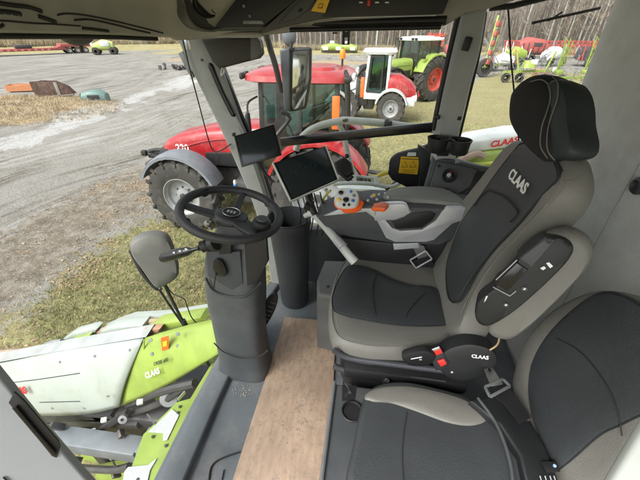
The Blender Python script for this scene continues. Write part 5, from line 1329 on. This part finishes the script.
    m = MB(); m.tube([(1.0,.70,1.25),(1.03,.76,1.6),(1.0,.72,2.0)], .015, 6, 4); lb(t, 'hand_rail', m, M_black)
    # rear linkage
    m = MB()
    for y in (.35,-.35): m.beam((-.4,y,.75), (-1.25,y,.65), .09, .07); m.beam((-.6,y,1.35), (-1.0,y,.7), .06, .06)
    m.beam((-.5,.5,1.45), (-.5,-.5,1.45), .12, .12); m.tube([(-.4,0,1.15),(-1.2,0,1.05)], .04, 8); m.box((-.6,0,.6), (.4,.3,.4), bev=.04); lb(t, 'rear_linkage', m, M_metal)
    return t
# the red tractor standing right alongside
rt = tractor('red tractor parked alongside with grey front fender and orange beacon', (-.92,6.62,0), math.radians(180), M_red, M_rim, M_red, None, rR=.93, fR=.74)
m = MB(); m.lathe([(.05,0),(.055,.03),(.055,.12),(.04,.15),(0,.155)], (-.45,-.55,3.05), (0,0,1), 20); lb(rt, 'beacon', m, M_amber)
m = MB(); m.tube([(-.45,-.55,2.9),(-.45,-.55,3.06)], .02, 8); lb(rt, 'beacon_post', m, M_black)
m = MB(); m.box((-.50,.84,2.36), (.13,.03,.52), bev=.01); lb(rt, 'warning_board', m, M_orange)
m = MB(); m.tube([(-.62,.5,1.6),(-.7,.55,2.2),(-.68,.72,2.8),(-.62,.62,2.95)], .035, 8, 4); m.tube([(-.62,.86,1.6),(-.7,.90,2.2),(-.66,.86,2.8)], .03, 8, 4); m.box((-.68,.7,2.85), (.12,.3,.08), bev=.02); lb(rt, 'rear_guard', m, M_black)
for ch in rt.children:
    if ch.name.split('.')[0] in ('cab_frame','roof','side_window','windscreen','rear_window','driver_seat','steering_wheel','mirror_arm','beacon','beacon_post','warning_board','rear_guard','hand_rail'): ch.location.x += .22
rt.scale = (1,1,1.05)
text('number_plate', '220', .20, (3.02,.428,1.50), (-1,0,.0), (0,-.15,1), M_wlet, rt, world=False, bold=.004)
m = MB(); m.box((3.95,0,1.2), (.25,.35,.08), bev=.02); m.box((4.12,.2,1.28), (.12,.1,.12), bev=.02); m.tube([(3.7,0,1.3),(3.95,0,1.3),(4.15,0,1.25)], .04, 8, 3); lb(rt, 'front_coupler', m, M_black)
# green tractor further back
gt = tractor('lime green tractor with red wheel rims parked behind the white loader', (2.5,22.6,0), math.radians(222), M_lime, M_rimred, M_white, M_black, rR=1.06, fR=.82)
gt.scale = (1.12,1.12,1.12)

# ---- wheel loader
ld = thing('wheel_loader', (-.05,16.4,0), 'white compact wheel loader with red engine cover, parked on the grass', 'loader', math.radians(176))
for x in (-.85, 1.22):
    for sd in (-1, 1): wheel('wheel', ld, (x, sd*.72, .62), .62, .42, .33, M_rim, sd, 16)
m = MB(); m.box((-.9,0,.85), (1.5,.8,.4), bev=.08); m.box((.9,0,.8), (1.3,.7,.4), bev=.08); m.box((.2,0,.7), (.5,.5,.5), bev=.08); lb(ld, 'chassis', m, M_metal)
m = MB(); m.loft([(V((-.62,0,1.35)), V((0,.62,0)), V((0,0,.5))), (V((-1.1,0,1.34)), V((0,.62,0)), V((0,0,.5))), (V((-1.6,0,1.22)), V((0,.58,0)), V((0,0,.38))), (V((-1.85,0,1.12)), V((0,.5,0)), V((0,0,.24)))], 8, 3.2); h = lb(ld, 'engine_cover', m, M_red)
m = MB()
for i in range(7): m.box((-1.0-.09*i,.618-.006*i,1.4), (.03,.02,.32-.02*i), (0,.25,0))
lb(h, 'louvre', m, M_redm)
m = MB(); m.box((-1.5,0,.85), (.75,1.2,.38), (0,.08,0), .08); m.box((-1.8,0,.98), (.3,1.1,.28), bev=.08); lb(ld, 'counterweight', m, M_white)
for sd in (-1, 1): lb(ld, 'fender', fender(.72, .46, math.radians(15), math.radians(165), -.85, .62, sd*.74), mat('loader_fender', (.42,.43,.42), .5, dirt=(.3,.28,.24)))
m = MB()
for x, y in ((.62,.52),(.62,-.52),(-.38,.55),(-.38,-.55)):
    m.beam((x,y,1.0), (x-.12 if x > 0 else x+.02,y*.92,2.55), .11, .11, (0,1,0), .02)
m.box((.1,0,1.05), (1.15,1.15,.3), bev=.05); m.box((-.38,0,1.5), (.12,1.1,.7), bev=.02); lb(ld, 'cab_frame', m, M_white)
m = MB(); m.loft([(V((.08,0,2.52)), V((.68,0,0)), V((0,.62,0))), (V((.08,0,2.6)), V((.74,0,0)), V((0,.66,0))), (V((.08,0,2.70)), V((.68,0,0)), V((0,.6,0)))], 8, 5); lb(ld, 'roof', m, M_white)
for sd in (-1, 1):
    m = MB(); m.face([(.58,sd*.56,1.15),(-.33,sd*.58,1.15),(-.31,sd*.54,2.5),(.48,sd*.52,2.5)]); lb(ld, 'side_window', m, M_vglass)
    m = MB(); m.beam((.52,sd*.585,1.2), (.42,sd*.55,2.45), .05, .05, (0,1,0)); m.beam((-.10,sd*.60,1.2), (-.10,sd*.56,2.45), .05, .05, (0,1,0)); m.beam((.52,sd*.585,1.2), (-.10,sd*.6,1.2), .05, .05); m.beam((.42,sd*.56,2.45), (-.1,sd*.56,2.45), .05, .05); lb(ld, 'door_frame', m, M_black)
m = MB(); m.face([(.62,.5,1.2),(.62,-.5,1.2),(.5,-.46,2.5),(.5,.46,2.5)]); lb(ld, 'windscreen', m, M_vglass)
m = MB(); m.box((-.05,0,1.4), (.45,.45,.12), bev=.04); m.box((-.25,0,1.75), (.12,.42,.6), bev=.04); m.box((.38,0,1.5), (.1,.3,.5), bev=.04); lb(ld, 'driver_seat', m, M_blkfab)
m = MB()
for sd in (-1, 1):
    m.prism([(.75,sd*.36,1.55),(.95,sd*.36,1.62),(1.7,sd*.36,1.25),(2.3,sd*.36,.75),(2.2,sd*.36,.6),(1.6,sd*.36,1.0),(.8,sd*.36,1.3)], (0,sd*.1,0), .02)
m.box((.85,0,1.2), (.3,.8,.7), bev=.05); m.beam((1.9,-.5,.95), (1.9,.5,.95), .12, .12); lb(ld, 'lift_arm', m, M_white)
m = MB(); m.tube([(.95,0,1.0),(1.7,0,.95)], .06, 10); m.tube([(.9,0,1.6),(1.6,0,1.5),(2.2,0,.95)], .05, 10); m.box((.72,.5,1.3), (.14,.14,.8), bev=.02); lb(ld, 'hydraulic_ram', m, M_metal)
m = MB(); m.box((.72,.585,1.35), (.16,.05,.75), bev=.01); lb(ld, 'red_panel', m, M_orange)
m = MB(); m.prism([(2.25,-.8,.25),(2.3,-.8,.95),(2.5,-.8,.95),(3.0,-.8,.2),(2.9,-.8,.12)], (0,1.6,0), .02); lb(ld, 'bucket', m, M_metal)
m = MB(); m.tube([(-.5,.5,1.7),(-.55,.5,2.3)], .04, 10); m.tube([(.6,.58,1.5),(.72,.75,1.9),(.7,.75,2.1)], .012, 6, 3); lb(ld, 'exhaust', m, M_metal)
m = MB(); m.box((-2.0,.4,1.1), (.05,.14,.1), bev=.01); m.box((-2.0,-.4,1.1), (.05,.14,.1), bev=.01); lb(ld, 'tail_light', m, M_redplast)

for ch in ld.children:
    if ch.name.split('.')[0] in ('cab_frame','roof','side_window','door_frame','windscreen','driver_seat','red_panel'): ch.location.x -= .22
ld.scale = (1.0,1.0,1.1)

# ---- lowboy trailer and lorry wheels at far left
A_ = V((-66,40,0)); B_ = at(90,52.5,Z=0); d = (B_-A_).normalized(); rzt = math.atan2(d.y, d.x); Lt = (B_-A_).length
t = thing('lowboy_trailer', (A_.x,A_.y,0), 'long red low loader trailer parked across the far yard', 'trailer', rzt)
m = MB(); m.box((Lt*.55,0,.75), (Lt*.6,2.6,.35), bev=.05); m.beam((Lt*.20,0,1.7), (Lt*.27,0,.8), 2.2, .5); m.box((Lt*.06,0,1.75), (Lt*.30,2.3,.5), bev=.05); m.box((Lt*.92,0,1.25), (Lt*.2,2.6,.5), bev=.08); m.beam((Lt*.80,0,.85), (Lt*.86,0,1.25), 2.5, .35); lb(t, 'trailer_deck', m, M_redm)
m = MB()
for i in range(14): m.box((Lt*.28+i*Lt*.036,-1.33,.75), (.35,.05,.22))
lb(t, 'side_marker', m, mat('pale_red', (.6,.25,.22), .7))
for x in (Lt*.865, Lt*.915, Lt*.965, Lt*.01, Lt*.06, Lt*.11):
    for sd in (-1, 1): 
        w_ = bpy.data.objects.new('wheel', None); col.objects.link(w_); w_.parent = t; w_.location = (x,sd*1.15,.5)
        m = MB(); m.lathe([(.3,-.25),(.48,-.22),(.5,0),(.48,.22),(.3,.25)], (0,0,0), (0,1,0), 20); build('tyre', m, M_tyre, w_, world=False)
        m = MB(); m.lathe([(.31,-.24),(.31,.24),(.1,.15)] if sd > 0 else [(.31,.24),(.31,-.24),(.1,-.15)], (0,0,0), (0,1,0), 16); build('rim', m, M_rim, w_, world=False)
m = MB(); m.box((Lt*.62,0,1.2), (2.2,1.4,.5), bev=.1); lb(t, 'loaded_plate', m, M_metal)
# ---- small lime machine beyond
p = at(107,54.5,Z=0)
t = thing('yellow_baler', (p.x,p.y,0), 'small pale lime machine standing alone at the edge of the far field', 'machine', .5)
m = MB(); m.loft([(V((-1.6,0,1.1)), V((0,.8,0)), V((0,0,.5))), (V((0,0,1.4)), V((0,1.1,0)), V((0,0,.8))), (V((1.4,0,1.2)), V((0,.9,0)), V((0,0,.6)))], 6, 3); lb(t, 'body', m, mat('pale_lime', (.45,.55,.15), .5, dirt=(.4,.4,.35)))
m = MB()
for x in (-1.3, 1.2): m.lathe([(.2,-1.2),(.55,-1.15),(.55,1.15),(.2,1.2)], (x,0,.55), (0,1,0), 16)
lb(t, 'wheels', m, M_tyre)
m = MB(); m.box((.3,-1.0,1.6), (1.3,.2,.8), bev=.05); m.box((-1.7,0,1.6), (.4,1.2,.9), bev=.1); lb(t, 'panel', m, M_white)

# ---- scrap at the mound
def sk(pts, **k): return [at(x,y,**k) for x,y in pts]
p = at(60,99,Z=.0)
t = thing('steel_skip', (p.x,p.y,0), 'rusty brown steel bucket lying on the straw mound, open side up', 'bucket', math.radians(35))
m = MB(); m.prism([(-1.1,-.7,.2),(-1.15,-.7,1.55),(.2,-.7,1.45),(1.1,-.7,.95),(1.5,-.7,.35),(.6,-.7,.15)], (0,.05,0), .01); m.prism([(-1.1,.7,.2),(-1.15,.7,1.55),(.2,.7,1.45),(1.1,.7,.95),(1.5,.7,.35),(.6,.7,.15)], (0,.05,0), .01); m.beam((-1.12,0,.2), (-1.17,0,1.55), .05, 1.4, (1,0,0)); m.box((-.1,0,.2), (2.2,1.4,.06), (0,.03,0)); lb(t, 'shell', m, M_rust)
m = MB(); m.box((.25,-.73,.85), (.28,.03,1.2), bev=.01); m.beam((-1.1,-.73,.35), (1.4,-.73,.4), .03, .1); lb(t, 'pale_rib', m, mat('pale_rust', (.3,.27,.25), .8)); t.scale = (.62,.62,.68)
p = at(23,91,Z=.05)
t = thing('orange_crate', (p.x,p.y,0), 'faded orange open crate at the far left of the straw mound', 'crate', math.radians(25))
m = MB(); m.box((0,-.6,.45), (2.4,.06,.6)); m.box((0,.6,.45), (2.4,.06,.6)); m.box((-1.2,0,.45), (.06,1.2,.6)); m.box((1.2,0,.45), (.06,1.2,.6)); m.box((0,0,.16), (2.4,1.2,.06)); m.box((.2,0,.55), (1.6,.8,.25), (0,.05,.1), .04); lb(t, 'crate_body', m, mat('faded_orange', (.5,.2,.09), .8, dirt=(.25,.18,.12), damt=.6)); t.scale = (.62,.6,.62)
p = at(97,102,Z=.05)
t = thing('green_hood', (p.x,p.y,0), 'teal green discarded metal hood right of the rusty bucket', 'hood', math.radians(20))
m = MB(); m.loft([(V((-1.0,0,.45)), V((0,.55,0)), V((0,0,.35))), (V((-.3,0,.55)), V((0,.7,0)), V((0,0,.45))), (V((.6,0,.55)), V((0,.7,0)), V((0,0,.5))), (V((1.05,0,.4)), V((0,.6,0)), V((0,0,.32)))], 8, 3); lb(t, 'hood_shell', m, mat('teal_paint', (.12,.2,.18), .5, dirt=(.25,.26,.24), damt=.6))
m = MB(); m.box((-1.02,0,.5), (.08,1.0,.55), bev=.03); m.box((.1,-.71,.55), (1.0,.05,.3), bev=.02); lb(t, 'grille', m, M_black); t.scale = (.62,.62,.7)
p = at(174,70,Z=0)
t = thing('scrap_pile', (p.x,p.y,0), 'low dark scrap heap on the dry grass island behind the pillar', 'heap')
m = MB()
for i in range(14): m.box((random.uniform(-1.6,1.6),random.uniform(-.6,.6),random.uniform(.1,.55)), (random.uniform(.3,1.0),random.uniform(.1,.5),random.uniform(.1,.4)), (random.random()*.4,random.random()*.4,random.random()*3))
lb(t, 'heap_body', m, M_metal)

# ---- mowers by the wood
def mower(px, py, label, sc, rz):
    p = at(px, py, Z=0); t = thing('disc_mower', (p.x,p.y,0), label, 'mower', rz, 'lime mowers by the wood'); 
    m = MB(); m.loft([(V((-1.5,0,.6)), V((0,.8,0)), V((0,0,.35))), (V((0,0,.8)), V((0,.9,0)), V((0,0,.5))), (V((1.5,0,.6)), V((0,.8,0)), V((0,0,.35)))], 6, 3); lb(t, 'deck', m, M_lime2)
    m = MB(); m.box((0,-.2,1.2), (.6,.5,.6), bev=.05); m.beam((0,0,1.2), (0,1.4,.7), .2, .2); m.box((-.9,-.85,.6), (.7,.1,.4)); m.box((.9,-.85,.6), (.7,.1,.4)); lb(t, 'frame', m, M_white)
    m = MB(); m.box((0,0,.25), (3.0,.8,.3)); lb(t, 'skid', m, M_metal)
    t.scale = (sc,sc,sc); return t
mower(332, 53, 'lime green mower with white middle, left of the pair by the wood', 1.25, .1)
mower(347, 53, 'lime green mower nearest the hook, right of the pair by the wood', 1.2, -.05)

# ---- implements seen through the quarter window
def wheel_small(parent, c, R, w, mr=M_rim):
    m = MB(); m.lathe([(R*.55,-w/2),(R*.95,-w/2),(R,0),(R*.95,w/2),(R*.55,w/2)], c, (0,1,0), 24); m.lathe([(R*.5,-w*.4),(R*.55,w*.4),(R*.2,w*.3)], c, (0,1,0), 16); return lb(parent, 'wheel', m, M_tyre)
p = at(482,77,Z=0)
t = thing('hay_rake', (p.x,p.y,0), 'folded hay rake with upright red and lime arms on a single big wheel', 'rake', .3)
wheel_small(t, (0,0,.75), .75, .35); wheel_small(t, (1.2,2.2,.6), .6, .3)
m = MB()
m.beam((0,0,.8), (.3,.3,4.6), .16, .16); m.beam((.2,.2,3.4), (1.3,1.5,3.8), .1, .1); m.beam((0,0,.8), (2.6,1.5,.9), .18, .18); m.beam((.6,.4,.9), (1.1,.8,3.2), .1, .1); lb(t, 'arm', m, M_lime2)
m = MB()
for z in (1.2,1.9,2.6,3.3,4.0): m.box((.05+z*.04,-.15,z), (.35,.25,.4), (0,.2,.3), .03)
lb(t, 'tine_guard', m, M_redm)
m = MB()
for i in range(40):
    a = random.uniform(0,2*PI); m.tube([(.8,.6,2.0),(.8+math.cos(a)*1.2,.6+math.sin(a)*.6,2.0+math.sin(a)*1.4)], .02, 4)
lb(t, 'tines', m, M_gmetal)
p = at(528,83,Z=0)
t = thing('hay_tedder', (p.x,p.y,0), 'white and lime folded tedder with small wheels in the middle of the implement row', 'tedder', .1)
for x in (-1.8,-.6,.9,2.2): wheel_small(t, (x,random.uniform(-.5,.5),.35), .35, .2)
m = MB(); m.beam((-2.2,0,.8), (2.4,.2,.9), .15, .15); m.beam((-1,0,.8), (-1.4,.4,2.2), .1, .1); m.beam((1,0,.8), (1.5,.3,2.2), .1, .1); m.loft([(V((-.4,0,1.1)), V((.5,0,0)), V((0,.5,0))), (V((-.4,0,1.6)), V((.35,0,0)), V((0,.35,0)))], 6, 3); lb(t, 'frame', m, M_lime2)
m = MB()
for i in range(90):
    c = V((random.choice((-1.8,-.6,.6,1.8)),0,random.choice((.6,1.5)))); a = random.uniform(0,2*PI); r_ = random.uniform(.4,.9); m.tube([c, c+V((math.cos(a)*r_,random.uniform(-.3,.3),math.sin(a)*r_*.7))], .018, 4)
lb(t, 'tines', m, M_gmetal)
m = MB(); m.box((-.2,-.3,1.5), (.5,.2,.35), bev=.03); m.box((1.6,-.3,1.0), (.4,.2,.3), bev=.03); lb(t, 'panel', m, M_white)
p = at(526,62,Z=0)
t = thing('round_baler', (p.x,p.y,0), 'faded red machine with rounded body behind the tedder', 'baler', 0)
m = MB(); m.loft([(V((-1.7,0,1.6)), V((0,1,0)), V((0,0,.7))), (V((-.6,0,1.8)), V((0,1.1,0)), V((0,0,1.0))), (V((1.2,0,1.7)), V((0,1.1,0)), V((0,0,.85))), (V((1.8,0,1.5)), V((0,1,0)), V((0,0,.5)))], 6, 4); lb(t, 'body', m, M_redm)
m = MB()
for q in range(5): m.box((-1.3+q*.62,-1.12,1.6), (.06,.12,1.2), bev=.01)
m.box((0,-1.16,1.1), (3.0,.06,.1)); m.box((.4,-1.14,2.0), (1.0,.05,.35)); m.beam((-1.7,-.6,.7), (-3.0,-.6,.6), .15, .15); lb(t, 'side_frame', m, M_metal)
wheel_small(t, (0,-1.2,.5), .5, .3); 
p = at(566,90,Z=0)
t = thing('rotary_rake', (p.x,p.y,0), 'rake carrier with two tall lime rake arms and pale tines beside the headrest', 'rake', .15)
for x in (-1.6, 1.6): wheel_small(t, (x,0,.4), .4, .25)
m = MB(); m.beam((-1.8,0,.8), (1.8,0,.8), .15, .15)
for cx in (-1.0, .9):
    for k in range(6):
        q0 = V((cx+k*.10-.2,.12*k,1.2)); q1 = V((cx-.4+k*.2+random.gauss(0,.08),.12*k,random.uniform(2.6,3.5))); m.tube([q0, q0.lerp(q1,.5)+V((.06,0,0)), q1], .028, 6, 3)
        for z in (.35,.55,.75,.95): c_ = q0.lerp(q1, z); m.tube([c_, c_+V((.22,-.05,-.12)), c_+V((.26,-.05,-.35))], .012, 4)
    m.box((cx,0,1.15), (.5,.5,.25), bev=.06)
lb(t, 'rake_arm', m, M_lime)
m = MB()
for i in range(120):
    c = V((random.uniform(-2,2),random.uniform(-.5,.5),random.uniform(.5,1.4))); a = random.uniform(0,2*PI); m.tube([c, c+V((math.cos(a)*.4,0,math.sin(a)*.4))], .013, 4)
lb(t, 'tines', m, M_gmetal)
p = at(548,58,Z=0)
t = thing('red_cultivator', (p.x,p.y,0), 'long dark red folded cultivator standing along the foot of the wood', 'cultivator', -.1)
m = MB(); m.beam((-6.5,0,1.6), (8,0,1.6), .35, .35); m.beam((-6.5,.6,2.1), (8,.6,2.1), .2, .2)
for i in range(22): x = -6.3+i*.66; m.beam((x,-.2,1.6), (x+.1,-.5,.4), .1, .12); m.box((x,.1,1.9), (.12,.9,.5))
lb(t, 'frame', m, M_redm)
for x in (-4,0,4): wheel_small(t, (x,-.8,.5), .5, .3)
p = at(433,52,Z=0)
t = thing('red_harrow', (p.x,p.y,0), 'red folded harrow standing right of the lime tractor cab', 'harrow', 0)
m = MB()
for i in range(7): m.beam((-1.4+i*.45,0,.5), (-1.3+i*.45,0,3.0), .12, .2)
for z in (1.0,1.8,2.6): m.beam((-1.6,-.1,z), (1.6,-.1,z), .15, .2)
m.box((0,0,1.5), (1.6,.8,1.2), bev=.1); lb(t, 'frame', m, mat('bright_red', (.5,.05,.03), .5))
wheel_small(t, (-1.2,-.5,.5), .5, .3); wheel_small(t, (1.2,-.5,.5), .5, .3)
p = at(536,76,Z=0)
t = thing('timber_pallet', (p.x+.6,p.y,0), 'rust orange pallet stack low between the tedder and the headrest', 'pallet', .2)
m = MB()
for k in range(3):
    for i in range(5): m.box((0,-.5+i*.25,.12+k*.2), (1.6,.14,.04))
    m.box((-.7,0,.05+k*.2), (.1,1.1,.1)); m.box((.7,0,.05+k*.2), (.1,1.1,.1))
lb(t, 'boards', m, mat('pallet_orange', (.45,.22,.1), .8))
for k, (px, py, nm, lab, mt1, mt2, sc) in enumerate(((500,71,'mower','small white and red mower standing left of the red rounded machine',M_white,M_redm,1.0),(511,66,'seeder','lime and white seeder directly behind the thin window strut',M_lime2,M_white,1.2),(549,66,'sprayer','white tank sprayer between the red machine and the lime rake arms',M_white,M_gmetal,1.2),(580,66,'plough','dark grey plough partly behind the right lime rake arms',M_metal,M_redm,1.2),(596,64,'trailed_mower','lime and red mower nearest the wall edge in the quarter window',M_redm,M_lime2,1.3),(449,60,'roller','dark red ring roller seen between side window and rear pillar',M_redm,M_metal,1.2))):
    p = at(px, py, Z=0); t = thing(nm, (p.x,p.y,0), lab, nm.replace('_',' '), .3*k)
    R = random.Random(k)
    m = MB(); m.loft([(V((-.9,0,.9)), V((0,.6,0)), V((0,0,.35))), (V((0,0,1.1)), V((0,.75,0)), V((0,0,.55))), (V((.9,0,.95)), V((0,.6,0)), V((0,0,.4)))], 6, 3); lb(t, 'body', m, mt1)
    m = MB(); m.beam((-1.6,0,.7), (1.6,0,.7), .14, .14)
    for q in range(7): x = -1.4+q*.45; m.beam((x,R.uniform(-.5,.5),.5), (x+R.uniform(-.4,.4),R.uniform(-.5,.5),R.uniform(1.2,2.3)), .07, .07)
    lb(t, 'frame', m, mt2)
    m = MB()
    for q in range(30): c = V((R.uniform(-1.5,1.5),R.uniform(-.5,.5),R.uniform(.3,1.2))); m.tube([c, c+V((R.gauss(0,.3),R.gauss(0,.2),R.gauss(0,.3)))], .025, 4)
    lb(t, 'tines', m, M_gmetal)
    for x in (-.9, .9): wheel_small(t, (x,-.6,.4), .4, .22)
    t.scale = (sc,sc,sc)
# lamp post and small distant poles
for px, h_ in ((376,9.5),):
    p = at(px,50,Z=0); t = thing('yard_pole', (p.x,p.y,0), 'thin pale pole standing upright in front of the wood', 'pole')
    m = MB(); m.tube([(0,0,0),(0,0,h_)], .09, 8); lb(t, 'pole_shaft', m, M_wtube)

# ---- wood: bare trees one can tell apart and the mass behind
M_bark = mat('bark', (.20,.178,.155), .95, var=.3, vscale=1.5)
M_bark2 = mat('pale_bark', (.26,.245,.215), .95, var=.3, vscale=1.5)
M_twig = mat('twigs', (.26,.21,.165), .95, var=.3, vscale=1)
M_brush = mat('brushwood', (.30,.25,.16), .95, var=.45, vscale=.6)
def tree_mesh(seed, H):
    R = random.Random(seed); mt = MB(); mc = MB()
    pts = [V((0,0,-.2))]; 
    for i in range(5): pts.append(pts[-1]+V((R.gauss(0,.12),R.gauss(0,.12),H/5)))
    mt.tube(pts, [.17,.15,.12,.09,.06,.02], 6)
    def br(p, d, l, r, dep):
        q = p+d*l*.5+V((R.gauss(0,.05),R.gauss(0,.05),.03))*l; e = p+d*l+V((0,0,.12*l))
        (mt if dep == 0 else mc).tube([p,q,e], [r,r*.7,r*.3], 4 if dep == 0 else 3, cap=False)
        if dep < 2:
            for k in range(5 if dep == 0 else 5):
                f = R.uniform(.25,1); s = p.lerp(e, f); dd = (d+V((R.gauss(0,.6),R.gauss(0,.6),R.gauss(.15,.45)))).normalized(); br(s, dd, l*R.uniform(.35,.6), r*.5, dep+1)
    for k in range(15):
        z = R.uniform(.18,.97)*H; a = R.uniform(0,2*PI); i = min(4, int(z/H*5)); p = pts[i].lerp(pts[i+1], z/H*5-i); d = V((math.cos(a),math.sin(a),R.uniform(.2,1.1))).normalized(); br(p, d, R.uniform(1.2,2.8)*(1.15-z/H*.6), .05, 0)
    return mt, mc
protos = []
for k in range(5):
    mt, mc = tree_mesh(k, 11+k)
    mk = bpy.data.meshes.new('trunk'); mt.bm.to_mesh(mk); mt.bm.free(); mk.materials.append((M_bark, M_bark2, M_bark)[k % 3])
    ck = bpy.data.meshes.new('crown'); mc.bm.to_mesh(ck); mc.bm.free(); ck.materials.append(M_twig)
    protos.append((mk, ck))
def wood_r(az): return (100 if az < -24 else 100-(az+24)*24/14 if az < -10 else 76) if az < 25 else 76-(az-25)*.75    # the wood edge comes closer to the right
for i in range(170):
    az = (-46+i*.92 if i < 110 else 22+(i-110)*.58)+random.uniform(-.4,.4); r = wood_r(az)+random.uniform(-1,7); a = math.radians(az); x, y = r*math.sin(a), r*math.cos(a)
    k = i % 5; mk, ck = protos[k]
    t = thing('bare_tree', (x,y,height(x,y)), 'leafless tree with a %s trunk at the front of the wood' % ('pale' if k % 3 == 1 else 'dark'), 'tree', random.uniform(0,6), 'bare trees along the edge of the wood')
    sc = random.uniform(.8,1.25); t.scale = (sc,sc,sc)
    for nm, q in (('trunk', mk), ('crown', ck)):
        o = bpy.data.objects.new(nm, q); col.objects.link(o); o.parent = t
vs = []; fs = []
def strip_q(p, d, w):
    a = V((d.y,-d.x,0)); a = a.normalized() if a.length > 1e-3 else V((1,0,0)); k = len(vs)
    b_ = d.cross(a).normalized()
    for o in ((a*w), (b_*w), (-a*w)): vs.append(tuple(p+o))
    for o in ((a*w*.5), (b_*w*.5), (-a*w*.5)): vs.append(tuple(p+d+o))
    fs.extend([(k,k+1,k+4,k+3),(k+1,k+2,k+5,k+4),(k+2,k,k+3,k+5)])
for i in range(3800):
    az = random.uniform(-52,62); r = wood_r(az)+random.uniform(3,45); a = math.radians(az); p = V((r*math.sin(a), r*math.cos(a), 0)); p.z = height(p.x,p.y)-.2
    strip_q(p, V((random.gauss(0,.5),random.gauss(0,.5),random.uniform(8,15))), random.uniform(.05,.17))
me = bpy.data.meshes.new('woodland'); me.from_pydata(vs, [], fs); me.materials.append(M_bark)
o = bpy.data.objects.new('woodland', me); col.objects.link(o); tag(o, 'dense leafless wood of thin grey brown trunks beyond the yard', 'wood', kind='stuff')
vs = []; fs = []
for i in range(95000):
    az = random.uniform(-52,62); r = wood_r(az)+random.uniform(4,40)**1.0; a = math.radians(az); h = abs(random.gauss(0,1))*3.2 if random.random() < .55 else random.uniform(0,11)
    p = V((r*math.sin(a), r*math.cos(a), 0)); p.z = height(p.x,p.y)+h
    d = V((random.gauss(0,.5),random.gauss(0,.5),random.uniform(.2,1.3))); k = len(vs); w = random.uniform(.015,.05); q = V((random.uniform(-1,1),random.uniform(-1,1),0)).normalized()*w
    vs.extend([tuple(p-q), tuple(p+q), tuple(p+d)]); fs.append((k,k+1,k+2))
me = bpy.data.meshes.new('brushwood'); me.from_pydata(vs, [], fs); me.materials.append(M_twig)
o = bpy.data.objects.new('brushwood', me); col.objects.link(o); tag(o, 'tangle of bare twigs filling the wood', 'brush', kind='stuff')
vs = []; fs = []
for i in range(42000):
    az = random.uniform(-52,60); r = wood_r(az)-2+abs(random.gauss(0,3.0)); a = math.radians(az); p = V((r*math.sin(a), r*math.cos(a), 0)); p.z = height(p.x,p.y)
    hh = random.uniform(.3,1.1)*(1.5 if az < -14 else 1); d = V((random.gauss(0,.3),random.gauss(0,.3),hh)); k = len(vs); w = random.uniform(.02,.07); q = V((random.uniform(-1,1),random.uniform(-1,1),0)).normalized()*w
    vs.extend([tuple(p-q), tuple(p+q), tuple(p+d)]); fs.append((k,k+1,k+2))
me = bpy.data.meshes.new('tall_dry_grass'); me.from_pydata(vs, [], fs); me.materials.append(M_brush)
o = bpy.data.objects.new('tall_dry_grass', me); col.objects.link(o); tag(o, 'tall tan grass and reeds along the foot of the wood', 'grass', kind='stuff')
# wooded rise behind
m = MB(); rows = []
for j in range(6):
    r = 125+j*8; rows.append([V(((r)*math.sin(math.radians(q)), (r)*math.cos(math.radians(q)), [0,7,12,15,17,16][j]+1.5*noise.noise(V((q*.2,j,0))))) for q in range(-70,80,2)])
m.rings(rows, closed=False); o = build('wooded_hill', m, mat('hill_brown', (.17,.15,.125), 1, var=.4, vscale=.15)); o['kind'] = 'structure'

for o in list(col.objects):
    if o.name.split('.')[0] == 'tines': o['kind'] = 'stuff'
# ================================================================== CAMERA, LIGHT, WORLD
cam = bpy.data.cameras.new('camera'); co = bpy.data.objects.new('camera', cam); col.objects.link(co); scene.camera = co
cam.sensor_fit = 'HORIZONTAL'; cam.sensor_width = 36; cam.lens = FOC/640*36; cam.clip_start = .02; cam.clip_end = 2000
co.location = CAM; co.rotation_euler = (math.radians(90)-PITCH, 0, YAW)
w = bpy.data.worlds.new('World'); scene.world = w; w.use_nodes = True
nt = w.node_tree; bg = nt.nodes['Background']; sk_ = nt.nodes.new('ShaderNodeTexSky'); sk_.sky_type = 'NISHITA'; sk_.sun_disc = False
SE, SA = math.radians(48), math.radians(215)
sk_.sun_elevation = SE; sk_.sun_rotation = SA; sk_.air_density = 1.0; sk_.dust_density = 4.0; sk_.ozone_density = .6
hs_ = nt.nodes.new('ShaderNodeHueSaturation'); hs_.inputs['Saturation'].default_value = .25
nt.links.new(sk_.outputs[0], hs_.inputs['Color']); nt.links.new(hs_.outputs[0], bg.inputs['Color']); bg.inputs['Strength'].default_value = .135
sun = bpy.data.lights.new('sun', 'SUN'); sun.energy = 1.4; sun.angle = math.radians(25); sun.color = (1,.97,.93)
so = bpy.data.objects.new('sun', sun); col.objects.link(so)
dr = V((math.sin(SA)*math.cos(SE), math.cos(SA)*math.cos(SE), math.sin(SE)))
so.rotation_euler = dr.to_track_quat('Z', 'Y').to_euler()
scene.view_settings.view_transform = 'Standard'; scene.view_settings.look = 'None'; scene.view_settings.gamma = 1; scene.view_settings.exposure = EXPO
scene.view_settings.use_curve_mapping = False
scene.render.engine = 'CYCLES'
try:
    scene.cycles.use_denoising = True; scene.cycles.max_bounces = 8; scene.cycles.transparent_max_bounces = 24
except Exception: pass
